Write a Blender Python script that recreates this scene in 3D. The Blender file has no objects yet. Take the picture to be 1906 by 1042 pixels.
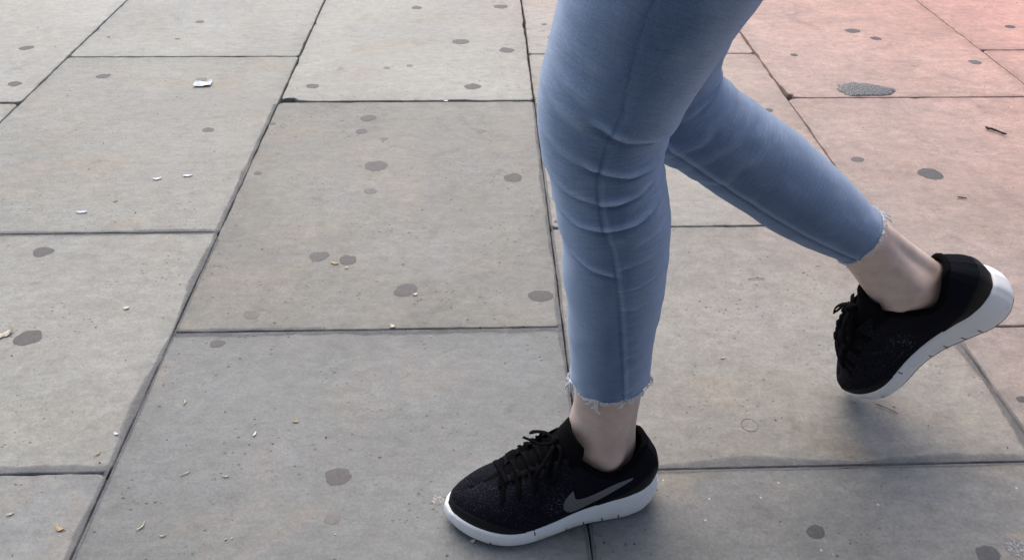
import bpy, bmesh, math, random
import numpy as np
from mathutils import Vector, Matrix, noise
from mathutils.bvhtree import BVHTree

scene = bpy.context.scene
COL = scene.collection
R = math.radians

# ------------------------------------------------------------------ camera
cam_data = bpy.data.cameras.new('camera')
cam_data.sensor_width = 36.0
cam_data.lens = 1400.0 / 1906.0 * 36.0
cam_data.clip_start = 0.02
cam_data.clip_end = 2000.0
cam = bpy.data.objects.new('camera', cam_data)
COL.objects.link(cam)
PITCH, YAW, ROLL = R(39.346), R(2.506), R(0.843)
fwd = Vector((math.sin(YAW) * math.cos(PITCH), math.cos(YAW) * math.cos(PITCH), -math.sin(PITCH)))
rt0 = Vector((math.cos(YAW), -math.sin(YAW), 0.0))
up0 = rt0.cross(fwd)
rt = rt0 * math.cos(ROLL) + up0 * math.sin(ROLL)
up = up0 * math.cos(ROLL) - rt0 * math.sin(ROLL)
cam.matrix_world = Matrix(((rt.x, up.x, -fwd.x, 0.0), (rt.y, up.y, -fwd.y, 0.0),
                           (rt.z, up.z, -fwd.z, 0.80), (0, 0, 0, 1)))
scene.camera = cam

# ------------------------------------------------------------------ world, sun, exposure
SUN_EL, SUN_AZ = R(52), R(-12)          # azimuth from +Y, positive towards +X
world = bpy.data.worlds.new('World')
scene.world = world
world.use_nodes = True
wn = world.node_tree.nodes
wn.clear()
sky = wn.new('ShaderNodeTexSky')
sky.sky_type = 'NISHITA'
sky.sun_disc = False
sky.sun_elevation = SUN_EL
sky.sun_rotation = SUN_AZ
sky.air_density = 1.0
sky.dust_density = 4.0
sky.ozone_density = 1.0
bg = wn.new('ShaderNodeBackground')
bg.inputs['Strength'].default_value = 0.12
wo = wn.new('ShaderNodeOutputWorld')
world.node_tree.links.new(sky.outputs[0], bg.inputs['Color'])
world.node_tree.links.new(bg.outputs[0], wo.inputs['Surface'])

sun_data = bpy.data.lights.new('sun', 'SUN')
sun_data.energy = 1.4
sun_data.angle = R(65)
sun_data.color = (1.0, 0.94, 0.86)
sun = bpy.data.objects.new('sun', sun_data)
COL.objects.link(sun)
sdir = Vector((math.sin(SUN_AZ) * math.cos(SUN_EL), math.cos(SUN_AZ) * math.cos(SUN_EL), math.sin(SUN_EL)))
sun.rotation_euler = sdir.to_track_quat('Z', 'Y').to_euler()
sun.location = sdir * 20

vs = scene.view_settings
vs.view_transform = 'Standard'
vs.look = 'None'
vs.gamma = 1.0
vs.use_curve_mapping = False
vs.exposure = 0.66

# ------------------------------------------------------------------ helpers
def link(o, parent=None):
    COL.objects.link(o)
    if parent is not None:
        o.parent = parent
    return o

def mesh_obj(name, verts, faces, material, parent=None, smooth=True):
    me = bpy.data.meshes.new(name)
    me.from_pydata([tuple(v) for v in verts], [], faces)
    me.update()
    if smooth:
        me.polygons.foreach_set('use_smooth', [True] * len(me.polygons))
    me.materials.append(material)
    return link(bpy.data.objects.new(name, me), parent)

def bm_obj(name, bm, material, parent=None, smooth=True):
    bmesh.ops.recalc_face_normals(bm, faces=bm.faces)
    me = bpy.data.meshes.new(name)
    bm.to_mesh(me)
    bm.free()
    if smooth:
        me.polygons.foreach_set('use_smooth', [True] * len(me.polygons))
    me.materials.append(material)
    return link(bpy.data.objects.new(name, me), parent)

def tag(o, label=None, cat=None, group=None, kind=None):
    if label: o['label'] = label
    if cat: o['category'] = cat
    if group: o['group'] = group
    if kind: o['kind'] = kind
    return o

class NT:
    """small helper for node materials"""
    def __init__(self, name):
        self.m = bpy.data.materials.new(name)
        self.m.use_nodes = True
        self.t = self.m.node_tree
        self.t.nodes.clear()
        self.out = self.t.nodes.new('ShaderNodeOutputMaterial')
        self.b = self.t.nodes.new('ShaderNodeBsdfPrincipled')
        self.t.links.new(self.b.outputs[0], self.out.inputs['Surface'])
    def n(self, typ, **kw):
        nd = self.t.nodes.new(typ)
        for k, v in kw.items():
            setattr(nd, k, v)
        return nd
    def l(self, a, b):
        self.t.links.new(a, b)
    def put(self, sock, v):
        if hasattr(v, 'is_output'):
            self.l(v, sock)
        else:
            sock.default_value = v
    def math(self, op, a, b=0.0, clamp=False):
        nd = self.n('ShaderNodeMath', operation=op, use_clamp=clamp)
        self.put(nd.inputs[0], a); self.put(nd.inputs[1], b)
        return nd.outputs[0]
    def mapping(self, vec, scale=(1, 1, 1), rot=(0, 0, 0)):
        nd = self.n('ShaderNodeMapping')
        self.l(vec, nd.inputs['Vector'])
        nd.inputs['Scale'].default_value = scale
        nd.inputs['Rotation'].default_value = rot
        return nd.outputs[0]
    def noise(self, vec, scale, detail=4.0, rough=0.5, dist=0.0):
        nd = self.n('ShaderNodeTexNoise')
        self.l(vec, nd.inputs['Vector'])
        nd.inputs['Scale'].default_value = scale
        nd.inputs['Detail'].default_value = detail
        nd.inputs['Roughness'].default_value = rough
        nd.inputs['Distortion'].default_value = dist
        return nd.outputs['Fac']
    def voro(self, vec, scale, out='Distance', feature='F1', rnd=1.0):
        nd = self.n('ShaderNodeTexVoronoi', feature=feature)
        self.l(vec, nd.inputs['Vector'])
        nd.inputs['Scale'].default_value = scale
        nd.inputs['Randomness'].default_value = rnd
        return nd
    def ramp(self, v, lo, hi, a=0.0, b=1.0, smooth=True):
        nd = self.n('ShaderNodeMapRange', interpolation_type='SMOOTHSTEP' if smooth else 'LINEAR')
        self.put(nd.inputs['Value'], v)
        nd.inputs['From Min'].default_value = lo
        nd.inputs['From Max'].default_value = hi
        nd.inputs['To Min'].default_value = a
        nd.inputs['To Max'].default_value = b
        return nd.outputs['Result']
    def mix(self, f, a, b, mode='MIX'):
        nd = self.n('ShaderNodeMix', data_type='RGBA', blend_type=mode)
        self.put(nd.inputs[0], f)
        self.put(nd.inputs[6], a); self.put(nd.inputs[7], b)
        return nd.outputs[2]
    def val(self, col, f):
        """multiply a colour by a grey factor"""
        cb = self.n('ShaderNodeCombineColor')
        for i in range(3):
            self.put(cb.inputs[i], f)
        return self.mix(1.0, col, cb.outputs[0], 'MULTIPLY')
    def bump(self, h, dist, strength=1.0, prev=None):
        nd = self.n('ShaderNodeBump')
        self.l(h, nd.inputs['Height'])
        nd.inputs['Distance'].default_value = dist
        nd.inputs['Strength'].default_value = strength
        if prev is not None:
            self.l(prev, nd.inputs['Normal'])
        return nd.outputs['Normal']
    def set(self, **kw):
        for k, v in kw.items():
            self.put(self.b.inputs[k.replace('_', ' ')], v)
        return self.m

def rgb(r, g, b):
    return (r, g, b, 1.0)

# ------------------------------------------------------------------ materials
def stone_material():
    t = NT('paving_stone')
    geo = t.n('ShaderNodeNewGeometry')
    oi = t.n('ShaderNodeObjectInfo')
    pos = geo.outputs['Position']
    off = t.n('ShaderNodeVectorMath', operation='SCALE')
    cb = t.n('ShaderNodeCombineXYZ')
    t.l(oi.outputs['Random'], cb.inputs[0]); t.l(oi.outputs['Random'], cb.inputs[1]); t.l(oi.outputs['Random'], cb.inputs[2])
    t.l(cb.outputs[0], off.inputs[0]); off.inputs['Scale'].default_value = 37.0
    add = t.n('ShaderNodeVectorMath', operation='ADD')
    t.l(pos, add.inputs[0]); t.l(off.outputs[0], add.inputs[1])
    p = add.outputs[0]
    big = t.noise(p, 3.2, 5, 0.55, 0.4)
    mid = t.noise(t.mapping(p, (1.0, 1.5, 1)), 13.0, 6, 0.62, 0.6)
    streak = t.noise(t.mapping(p, (7, 55, 1), (0, 0, 0.06)), 1.0, 5, 0.6)
    streak2 = t.noise(t.mapping(p, (22, 150, 1), (0, 0, -0.05)), 1.0, 3, 0.6)
    fine = t.noise(p, 230, 3, 0.6)
    grain = t.noise(p, 620, 2, 0.6)
    col = oi.outputs['Color']
    # brown and blue-grey drift inside each slab
    brown = t.ramp(t.noise(t.mapping(p, (1, 1.4, 1)), 5.5, 4, 0.5, 0.8), 0.50, 0.72)
    r2 = t.math('FRACT', t.math('MULTIPLY', oi.outputs['Random'], 7.31))
    r3 = t.math('FRACT', t.math('MULTIPLY', oi.outputs['Random'], 13.77))
    col = t.mix(t.math('MULTIPLY', brown, t.ramp(r2, 0, 1, 0.10, 0.62, False)), col, rgb(0.285, 0.245, 0.195))
    blue = t.ramp(t.noise(p, 4.1, 5, 0.6), 0.50, 0.74)
    col = t.mix(t.math('MULTIPLY', blue, t.ramp(r3, 0, 1, 0.08, 0.42, False)), col, rgb(0.215, 0.228, 0.252))
    # pink glow at the upper right, painted into the slab colour
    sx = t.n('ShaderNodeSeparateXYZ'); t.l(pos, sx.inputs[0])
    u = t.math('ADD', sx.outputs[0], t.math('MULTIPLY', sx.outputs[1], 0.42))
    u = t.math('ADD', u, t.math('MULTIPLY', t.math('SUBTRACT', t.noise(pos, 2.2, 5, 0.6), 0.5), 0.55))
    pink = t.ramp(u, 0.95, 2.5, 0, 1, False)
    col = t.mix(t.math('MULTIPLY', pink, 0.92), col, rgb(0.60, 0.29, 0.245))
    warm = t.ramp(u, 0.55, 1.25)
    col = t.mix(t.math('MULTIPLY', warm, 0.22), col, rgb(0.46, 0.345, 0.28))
    cl0 = t.ramp(t.noise(p, 7.0, 3, 0.6), 0.40, 0.64)
    f = t.ramp(big, 0.25, 0.75, 0.86, 1.12, False)
    f = t.math('MULTIPLY', f, t.ramp(mid, 0.28, 0.72, 0.83, 1.15, False))
    f = t.math('MULTIPLY', f, t.ramp(streak, 0.3, 0.7, 0.96, 1.03, False))
    f = t.math('MULTIPLY', f, t.ramp(streak2, 0.3, 0.7, 0.97, 1.03, False))
    f = t.math('MULTIPLY', f, t.ramp(fine, 0.25, 0.75, 0.84, 1.14, False))
    f = t.math('MULTIPLY', f, t.ramp(grain, 0.3, 0.7, 0.90, 1.10, False))
    blot = t.noise(t.mapping(p, (1, 1.6, 1), (0, 0, 0.15)), 42.0, 5, 0.62, 0.5)
    f = t.math('MULTIPLY', f, t.ramp(blot, 0.30, 0.70, 0.84, 1.14, False))
    fleck = t.ramp(t.noise(t.mapping(p, (0.6, 1.6, 1), (0, 0, 0.25)), 120.0, 3, 0.6, 0.6), 0.62, 0.74)
    f = t.math('MULTIPLY', f, t.math('SUBTRACT', 1.0, t.math('MULTIPLY', t.math('MULTIPLY', fleck, cl0), 0.30)))
    # grime gathered along the arrises, and broad trodden stains
    ed = t.n('ShaderNodeAttribute'); ed.attribute_name = 'edge'
    eg = t.math('MULTIPLY', ed.outputs['Fac'], t.ramp(t.noise(p, 26, 5, 0.65), 0.36, 0.62))
    f = t.math('MULTIPLY', f, t.ramp(eg, 0, 1, 1.0, 0.74, False))
    stn = t.ramp(t.noise(t.mapping(p, (1.6, 1, 1), (0, 0, 0.5)), 6.5, 6, 0.68, 1.2), 0.55, 0.70)
    f = t.math('MULTIPLY', f, t.math('SUBTRACT', 1.0, t.math('MULTIPLY', stn, t.ramp(r3, 0, 1, 0.06, 0.17, False))))
    # smudges
    sm = t.ramp(t.noise(t.mapping(p, (1, 1.2, 1)), 21.0, 3, 0.45, 0.3), 0.64, 0.78)
    f = t.math('MULTIPLY', f, t.ramp(sm, 0, 1, 1.0, 0.80, False))
    # pits, clustered
    cl = t.ramp(t.noise(p, 9.0, 3, 0.6), 0.42, 0.66)
    v1 = t.voro(t.mapping(p, (1, 1.2, 0.6), (0.2, 0.1, 0.6)), 130.0)
    sel = t.n('ShaderNodeSeparateColor'); t.l(v1.outputs['Color'], sel.inputs[0])
    pit = t.math('MULTIPLY', t.ramp(v1.outputs['Distance'], 0.10, 0.34, 1, 0), t.ramp(sel.outputs[0], 0.60, 1.0))
    pit = t.math('MULTIPLY', pit, cl)
    v2 = t.voro(p, 42.0)
    sel2 = t.n('ShaderNodeSeparateColor'); t.l(v2.outputs['Color'], sel2.inputs[0])
    pit2 = t.math('MULTIPLY', t.ramp(v2.outputs['Distance'], 0.04, 0.12, 1, 0), t.ramp(sel2.outputs[1], 0.80, 0.95))
    pits = t.math('MAXIMUM', pit, pit2)
    f = t.math('MULTIPLY', f, t.ramp(pits, 0, 1, 1.0, 0.50, False))
    # pale flecks
    v3 = t.voro(p, 70.0)
    sel3 = t.n('ShaderNodeSeparateColor'); t.l(v3.outputs['Color'], sel3.inputs[0])
    fl = t.math('MULTIPLY', t.ramp(v3.outputs['Distance'], 0.06, 0.12, 1, 0), t.ramp(sel3.outputs[2], 0.955, 0.97))
    col = t.val(col, f)
    col = t.mix(t.math('MULTIPLY', fl, 0.7), col, rgb(0.62, 0.61, 0.58))
    h = t.math('ADD', t.math('MULTIPLY', fine, 0.35), t.math('MULTIPLY', mid, 0.9))
    h = t.math('ADD', h, t.math('MULTIPLY', grain, 0.12))
    h = t.math('SUBTRACT', h, t.math('MULTIPLY', pits, 0.9))
    nrm = t.bump(h, 0.0016, 0.75)
    rough = t.ramp(mid, 0.3, 0.7, 0.50, 0.66, False)
    return t.set(Base_Color=col, Roughness=rough, Normal=nrm, Specular_IOR_Level=0.45)

def mortar_material():
    t = NT('joint_mortar')
    p = t.n('ShaderNodeNewGeometry').outputs['Position']
    a = t.noise(p, 30, 5, 0.65); g = t.noise(p, 420, 3, 0.6)
    col = t.mix(t.ramp(a, 0.35, 0.65), rgb(0.135, 0.140, 0.155), rgb(0.205, 0.208, 0.222))
    col = t.val(col, t.ramp(g, 0.3, 0.7, 0.78, 1.18, False))
    m = t.set(Base_Color=col, Roughness=0.8, Normal=t.bump(t.math('ADD', g, a), 0.0012, 0.8))
    ed = t.n('ShaderNodeAttribute'); ed.attribute_name = 'film'
    al = t.math('ADD', ed.outputs['Fac'], t.math('MULTIPLY', t.math('SUBTRACT', t.noise(p, 95, 5, 0.7), 0.5), 1.1))
    t.put(t.b.inputs['Alpha'], t.math('MULTIPLY', t.math('MULTIPLY', t.ramp(al, 0.12, 1.05), t.ramp(ed.outputs['Fac'], 0.0, 0.6)), 0.62))
    return m

def bed_material():
    t = NT('joint_bed')
    p = t.n('ShaderNodeNewGeometry').outputs['Position']
    g = t.noise(p, 160, 4, 0.6)
    col = t.mix(t.ramp(g, 0.4, 0.7), rgb(0.012, 0.012, 0.014), rgb(0.06, 0.058, 0.055))
    return t.set(Base_Color=col, Roughness=0.95, Normal=t.bump(g, 0.004))

def far_ground_material():
    t = NT('far_pavement')
    p = t.n('ShaderNodeNewGeometry').outputs['Position']
    br = t.n('ShaderNodeTexBrick')
    t.l(p, br.inputs['Vector'])
    br.inputs['Color1'].default_value = rgb(0.32, 0.31, 0.295)
    br.inputs['Color2'].default_value = rgb(0.28, 0.275, 0.265)
    br.inputs['Mortar'].default_value = rgb(0.06, 0.06, 0.06)
    br.inputs['Scale'].default_value = 1.0
    br.inputs['Mortar Size'].default_value = 0.004
    br.inputs['Brick Width'].default_value = 0.79
    br.inputs['Row Height'].default_value = 0.6
    col = t.val(br.outputs['Color'], t.ramp(t.noise(p, 6, 6, 0.6), 0.3, 0.7, 0.8, 1.15, False))
    return t.set(Base_Color=col, Roughness=0.6)

def gum_material(name, c, speck=0.0):
    t = NT(name)
    p = t.n('ShaderNodeNewGeometry').outputs['Position']
    a = t.noise(p, 160, 4, 0.6)
    rn = t.n('ShaderNodeObjectInfo').outputs['Random']
    col = t.val(rgb(*c), t.math('MULTIPLY', t.ramp(a, 0.3, 0.7, 0.78, 1.2, False), t.ramp(rn, 0, 1, 0.80, 1.45, False)))
    if speck:
        s = t.ramp(t.noise(p, 330, 2, 0.5), 0.5, 0.62)
        col = t.mix(t.math('MULTIPLY', s, speck), col, rgb(0.50, 0.50, 0.49))
    m = t.set(Base_Color=col, Roughness=0.6, Normal=t.bump(a, 0.0006, 0.6))
    # ragged rim that thins out into the stone
    ed = t.n('ShaderNodeAttribute'); ed.attribute_name = 'film'
    al = t.math('ADD', ed.outputs['Fac'], t.math('MULTIPLY', t.math('SUBTRACT', t.noise(p, 420, 3, 0.6), 0.5), 0.9))
    t.put(t.b.inputs['Alpha'], t.math('MULTIPLY', t.ramp(al, 0.22, 0.62), t.ramp(rn, 0, 1, 0.97, 0.75, False)))
    return m

def denim_material():
    t = NT('denim')
    uv = t.n('ShaderNodeUVMap').outputs[0]
    at = t.n('ShaderNodeAttribute'); at.attribute_name = 'wear_and_light'
    weft = t.noise(t.mapping(uv, (70, 620, 1)), 1.0, 4, 0.6)
    weft2 = t.noise(t.mapping(uv, (45, 420, 1)), 1.0, 3, 0.55)
    warp = t.noise(t.mapping(uv, (1300, 60, 1)), 1.0, 2, 0.5)
    big = t.noise(uv, 16, 4, 0.55)
    tw = t.n('ShaderNodeTexWave', wave_type='BANDS', bands_direction='DIAGONAL')
    t.l(uv, tw.inputs['Vector']); tw.inputs['Scale'].default_value = 420
    base = t.mix(t.ramp(big, 0.3, 0.7), rgb(0.108, 0.168, 0.285), rgb(0.138, 0.203, 0.325))
    w = t.math('MULTIPLY', at.outputs['Fac'], 1.0, True)
    base = t.mix(t.math('MULTIPLY', w, 0.78), base, rgb(0.43, 0.54, 0.74))  # fading plus light painted into the denim colour
    f = t.ramp(weft, 0.3, 0.7, 0.91, 1.09, False)
    f = t.math('MULTIPLY', f, t.ramp(t.noise(t.mapping(uv, (1, 1.6, 1)), 520, 3, 0.7), 0.3, 0.7, 0.84, 1.16, False))
    f = t.math('MULTIPLY', f, t.ramp(weft2, 0.3, 0.7, 0.93, 1.07, False))
    f = t.math('MULTIPLY', f, t.ramp(warp, 0.3, 0.7, 0.94, 1.06, False))
    base = t.val(base, f)
    h = t.math('ADD', t.math('MULTIPLY', weft, 0.7), t.math('MULTIPLY', tw.outputs['Fac'], 0.35))
    h = t.math('ADD', h, t.math('MULTIPLY', weft2, 0.8))
    m = t.set(Base_Color=base, Roughness=0.85, Normal=t.bump(h, 0.0007, 0.7), Specular_IOR_Level=0.2)
    t.b.inputs['Sheen Weight'].default_value = 1.0
    t.b.inputs['Sheen Roughness'].default_value = 0.35
    t.b.inputs['Sheen Tint'].default_value = rgb(0.62, 0.76, 1.0)
    return m

def skin_material():
    t = NT('skin')
    p = t.n('ShaderNodeNewGeometry').outputs['Position']
    a = t.noise(p, 45, 4, 0.55); b = t.noise(p, 700, 2, 0.5)
    col = t.mix(t.ramp(a, 0.3, 0.7), rgb(0.60, 0.45, 0.385), rgb(0.70, 0.555, 0.485))
    m = t.set(Base_Color=col, Roughness=0.5, Normal=t.bump(b, 0.0003, 0.5), Specular_IOR_Level=0.4)
    t.b.inputs['Subsurface Weight'].default_value = 0.15
    t.b.inputs['Subsurface Radius'].default_value = (0.9, 0.35, 0.2)
    t.b.inputs['Subsurface Scale'].default_value = 0.006
    return m

def knit_material():
    t = NT('black_knit')
    p = t.n('ShaderNodeTexCoord').outputs['Object']
    sx = t.n('ShaderNodeSeparateXYZ'); t.l(p, sx.inputs[0])
    v = t.voro(t.mapping(p, (0.8, 1, 1.2)), 560.0)
    sc = t.n('ShaderNodeSeparateColor'); t.l(v.outputs['Color'], sc.inputs[0])
    cell = t.math('MULTIPLY', t.ramp(v.outputs['Distance'], 0.25, 0.5, 1, 0), t.ramp(sc.outputs[0], 0.25, 0.8))
    clump = t.ramp(t.noise(p, 90, 3, 0.6), 0.30, 0.62, 0.25, 1.0)
    fore = t.ramp(sx.outputs[0], 0.085, 0.135)
    amt = t.math('MULTIPLY', t.math('MULTIPLY', cell, clump), fore)
    col = t.mix(t.math('MULTIPLY', amt, 0.9), rgb(0.0085, 0.0090, 0.0135), rgb(0.050, 0.052, 0.070))
    # paler fleck zone on the midfoot flank
    dx = t.math('SUBTRACT', sx.outputs[0], 0.128)
    dz = t.math('SUBTRACT', sx.outputs[2], 0.052)
    d = t.math('ADD', t.math('MULTIPLY', dx, dx), t.math('MULTIPLY', dz, dz))
    zone = t.ramp(d, 0.0, 0.00055, 1, 0)
    fl = t.math('MULTIPLY', t.math('MULTIPLY', zone, cell), t.ramp(sc.outputs[1], 0.3, 0.6))
    col = t.mix(t.math('MULTIPLY', fl, 0.8), col, rgb(0.20, 0.205, 0.22))
    h = t.math('SUBTRACT', 1.0, v.outputs['Distance'])
    return t.set(Base_Color=col, Roughness=0.9, Normal=t.bump(h, 0.0008, 0.8), Specular_IOR_Level=0.06)

def cloth_material(name, c, rough=0.85, scale=900, spec=0.2, bump=0.0005):
    t = NT(name)
    p = t.n('ShaderNodeTexCoord').outputs['Object']
    a = t.noise(p, scale, 2, 0.5)
    col = t.val(rgb(*c), t.ramp(a, 0.3, 0.7, 0.7, 1.3, False))
    return t.set(Base_Color=col, Roughness=rough, Normal=t.bump(a, bump, 0.7), Specular_IOR_Level=spec)

def foam_material():
    t = NT('white_foam')
    p = t.n('ShaderNodeTexCoord').outputs['Object']
    sx = t.n('ShaderNodeSeparateXYZ'); t.l(p, sx.inputs[0])
    a = t.noise(p, 60, 5, 0.6); b = t.noise(p, 500, 2, 0.5)
    scuff = t.math('MULTIPLY', t.ramp(a, 0.48, 0.72), t.ramp(sx.outputs[2], 0.004, 0.022, 1.0, 0.15))
    col = t.mix(t.math('MULTIPLY', scuff, 0.40), rgb(0.88, 0.89, 0.90), rgb(0.50, 0.48, 0.45))
    return t.set(Base_Color=col, Roughness=0.55, Normal=t.bump(b, 0.0003, 0.5), Specular_IOR_Level=0.35)

def flat_material(name, c, rough=0.7, var=0.2, scale=120):
    t = NT(name)
    p = t.n('ShaderNodeTexCoord').outputs['Object']
    a = t.noise(p, scale, 4, 0.6)
    return t.set(Base_Color=t.val(rgb(*c), t.ramp(a, 0.3, 0.7, 1 - var, 1 + var, False)), Roughness=rough,
                 Normal=t.bump(a, 0.0006, 0.5))

M_STONE = stone_material()
M_MORTAR = mortar_material()
M_BED = bed_material()
M_FAR = far_ground_material()
M_GUM = [gum_material('gum_dark', (0.088, 0.085, 0.090)), gum_material('gum_worn', (0.15, 0.145, 0.14)),
         gum_material('gum_speckled', (0.17, 0.168, 0.17), 0.75)]
M_DENIM = denim_material()
M_SKIN = skin_material()
M_KNIT = knit_material()
M_BLACK = cloth_material('black_mesh_lining', (0.0040, 0.0040, 0.0050), 0.95, 900, 0.06)
M_GUARD = cloth_material('black_toe_rubber', (0.011, 0.0105, 0.013), 0.65, 600, 0.2, 0.0003)
M_COUNTER = cloth_material('charcoal_heel_film', (0.0065, 0.0068, 0.008), 0.6, 500, 0.2, 0.0002)
M_LACE = cloth_material('black_lace', (0.0050, 0.0050, 0.0064), 0.95, 1200, 0.05, 0.0006)
M_LOGO = cloth_material('grey_logo_film', (0.150, 0.149, 0.155), 0.42, 700, 0.4, 0.0001)
M_FOAM = foam_material()
M_GROOVE = flat_material('groove_dark', (0.03, 0.03, 0.03))
M_OUTSOLE = flat_material('outsole_rubber', (0.035, 0.035, 0.038), 0.7)
M_THREAD = flat_material('frayed_cotton', (0.80, 0.82, 0.86), 0.9, 0.12)
M_PAPER = flat_material('white_paper', (0.74, 0.78, 0.86), 0.8, 0.08)
M_STRAW = flat_material('pale_straw', (0.60, 0.52, 0.38), 0.8, 0.2)
M_LEAF = flat_material('dry_leaf', (0.46, 0.36, 0.19), 0.7, 0.3, 300)
M_LEAFPALE = flat_material('bleached_leaf', (0.62, 0.54, 0.44), 0.7, 0.25, 300)
M_TWIG = flat_material('dark_twig', (0.055, 0.042, 0.035), 0.85, 0.4, 400)
M_GRIT = flat_material('dark_grit', (0.05, 0.047, 0.047), 0.9, 0.4)
M_PATCH = gum_material('granular_patch', (0.085, 0.088, 0.092), 0.5)

# ------------------------------------------------------------------ pavement
pavement = bpy.data.objects.new('pavement', None)
link(pavement)
tag(pavement, 'pale stone slab pavement with dark gum spots and narrow joints', None, None, 'structure')
bed = mesh_obj('joint_bed', [(-9, -5, -0.013), (9, -5, -0.013), (9, 9, -0.013), (-9, 9, -0.013)], [(0, 1, 2, 3)], M_BED, pavement, False)
ground = mesh_obj('ground', [(-900, -900, -0.055), (900, -900, -0.055), (900, 900, -0.055), (-900, 900, -0.055)], [(0, 1, 2, 3)], M_FAR, None, False)
tag(ground, 'flat paved ground running on beyond the near slabs', None, None, 'structure')

def slab_mesh(x0, x1, y0, y1, seed, step):
    """slab with wavering, slightly chipped arrises; object origin at its centre"""
    rnd = random.Random(seed)
    cx, cy = (x0 + x1) / 2, (y0 + y1) / 2
    hx, hy = (x1 - x0) / 2, (y1 - y0) / 2
    rad = 0.008 + rnd.random() * 0.006
    pts = []
    def seg(a, b):
        n = max(2, int((Vector(b) - Vector(a)).length / step))
        for i in range(n):
            k = i / n
            pts.append((a[0] + (b[0] - a[0]) * k, a[1] + (b[1] - a[1]) * k))
    def arc(ox, oy, a0):
        for i in range(4):
            a = a0 + (math.pi / 2) * i / 4
            pts.append((ox + rad * math.cos(a), oy + rad * math.sin(a)))
    seg((-hx + rad, -hy), (hx - rad, -hy)); arc(hx - rad, -hy + rad, -math.pi / 2)
    seg((hx, -hy + rad), (hx, hy - rad)); arc(hx - rad, hy - rad, 0)
    seg((hx - rad, hy), (-hx + rad, hy)); arc(-hx + rad, hy - rad, math.pi / 2)
    seg((-hx, hy - rad), (-hx, -hy + rad)); arc(-hx + rad, -hy + rad, math.pi)
    n = len(pts)
    verts = []
    chips = [(rnd.randrange(n), rnd.uniform(0.002, 0.0055), rnd.uniform(0.7, 2.5)) for _ in range(7)]
    if seed == 221: chips += [(n - 1, 0.030, 2.2), (2, 0.012, 3.0)]
    if seed == 283: chips += [(n - 6, 0.012, 5.0), (n - 2, 0.016, 2.0)]
    if seed == 189: chips += [(n - 30, 0.008, 4.0), (n - 44, 0.006, 2.0)]
    def shrink(p, d):
        L = math.hypot(p[0], p[1])
        sx = max(0.0, 1 - d / hx); sy = max(0.0, 1 - d / hy)
        return p[0] * sx, p[1] * sy
    wob = []
    for i, p in enumerate(pts):
        w = 0.0017 * (noise.noise((p[0] * 22 + seed * 3.1, p[1] * 22, seed * 1.7)) + 0.6 * noise.noise((p[0] * 70, p[1] * 70 + seed, 3.3)))
        for c, dep, wd in chips:
            d = min(abs(i - c), n - abs(i - c))
            w += dep * math.exp(-(d / wd) ** 2) * 0.6
        wob.append(w)
    RINGS = ((0.0, -0.05, 1.0), (0.0, -0.0022, 1.0), (0.0007, -0.0007, 1.0), (0.0024, 0.0, 0.9), (0.014, 0.0, 0.45), (0.045, 0.0, 0.0))
    for inset, z, _e in RINGS:
        for p, w in zip(pts, wob):
            x, y = shrink(p, inset + (w if inset < 0.01 else 0.0))
            verts.append((x, y, z))
    faces = []
    for r in range(5):
        for i in range(n):
            j = (i + 1) % n
            faces.append((r * n + i, r * n + j, (r + 1) * n + j, (r + 1) * n + i))
    faces.append(tuple(5 * n + i for i in range(n)))
    me = bpy.data.meshes.new('paving_slab')
    me.from_pydata(verts, [], faces)
    me.update()
    at = me.attributes.new('edge', 'FLOAT', 'POINT')
    at.data.foreach_set('value', [e for _i, _z, e in RINGS for _ in range(n)])
    me.polygons.foreach_set('use_smooth', [k < 3 * n for k in range(len(faces))])
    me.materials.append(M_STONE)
    return me, (cx, cy)

LINES = [-4.68, -4.08, -3.48, -2.874, -2.274, -1.674, -1.074, -0.481, 0.118, 0.727, 1.353, 1.965, 2.57, 3.17, 3.77, 4.37]
CUTS = {5: [-1.45, -0.72, 0.06, 0.85, 1.644, 2.43, 3.2, 4.0, 4.8],
        6: [-1.2, -0.45, 0.08, 0.601, 1.122, 1.906, 2.69, 3.4, 4.2, 4.8],
        7: [-1.45, -0.72, 0.07, 0.858, 1.642, 2.43, 3.2, 4.0, 4.8],
        8: [-1.2, -0.2, 0.05, 0.587, 1.124, 1.917, 2.69, 3.45, 4.2, 4.8],
        9: [-1.45, -0.72, 0.06, 0.844, 1.650, 2.44, 3.2, 4.0, 4.8],
        10: [-1.2, -0.45, 0.33, 1.125, 1.935, 2.71, 3.45, 4.2, 4.8]}
def cuts(ci):
    if ci in CUTS:
        return CUTS[ci]
    rnd = random.Random(ci * 7)
    y, out = -1.5 + rnd.random() * 0.4, []
    while y < 4.8:
        out.append(y); y += rnd.choice((0.78, 0.79, 0.53, 0.9))
    return out + [4.8]
# joint widths in metres: thin open joints, wide open joints and mortared joints
def vgap(li, ym):
    if li == 7: return 0.0026 if ym < 1.6 else 0.0050
    if li == 8: return 0.0024 if ym < 1.6 else 0.0050
    if li == 9: return 0.0026 if ym < 0.9 else (0.0028 if ym < 1.6 else 0.0060)
    if li == 6: return 0.0045
    return 0.0042
HG = {(6, 1.122): 0.0026, (6, 0.601): 0.0024, (7, 0.858): 0.0024, (8, 0.587): 0.0020, (7, 1.642): 0.0070,
      (5, 1.644): 0.0085, (8, 1.917): 0.0035, (8, 1.124): 0.0026, (9, 0.844): 0.0030, (9, 1.650): 0.0030, (6, 1.906): 0.0030}
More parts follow.
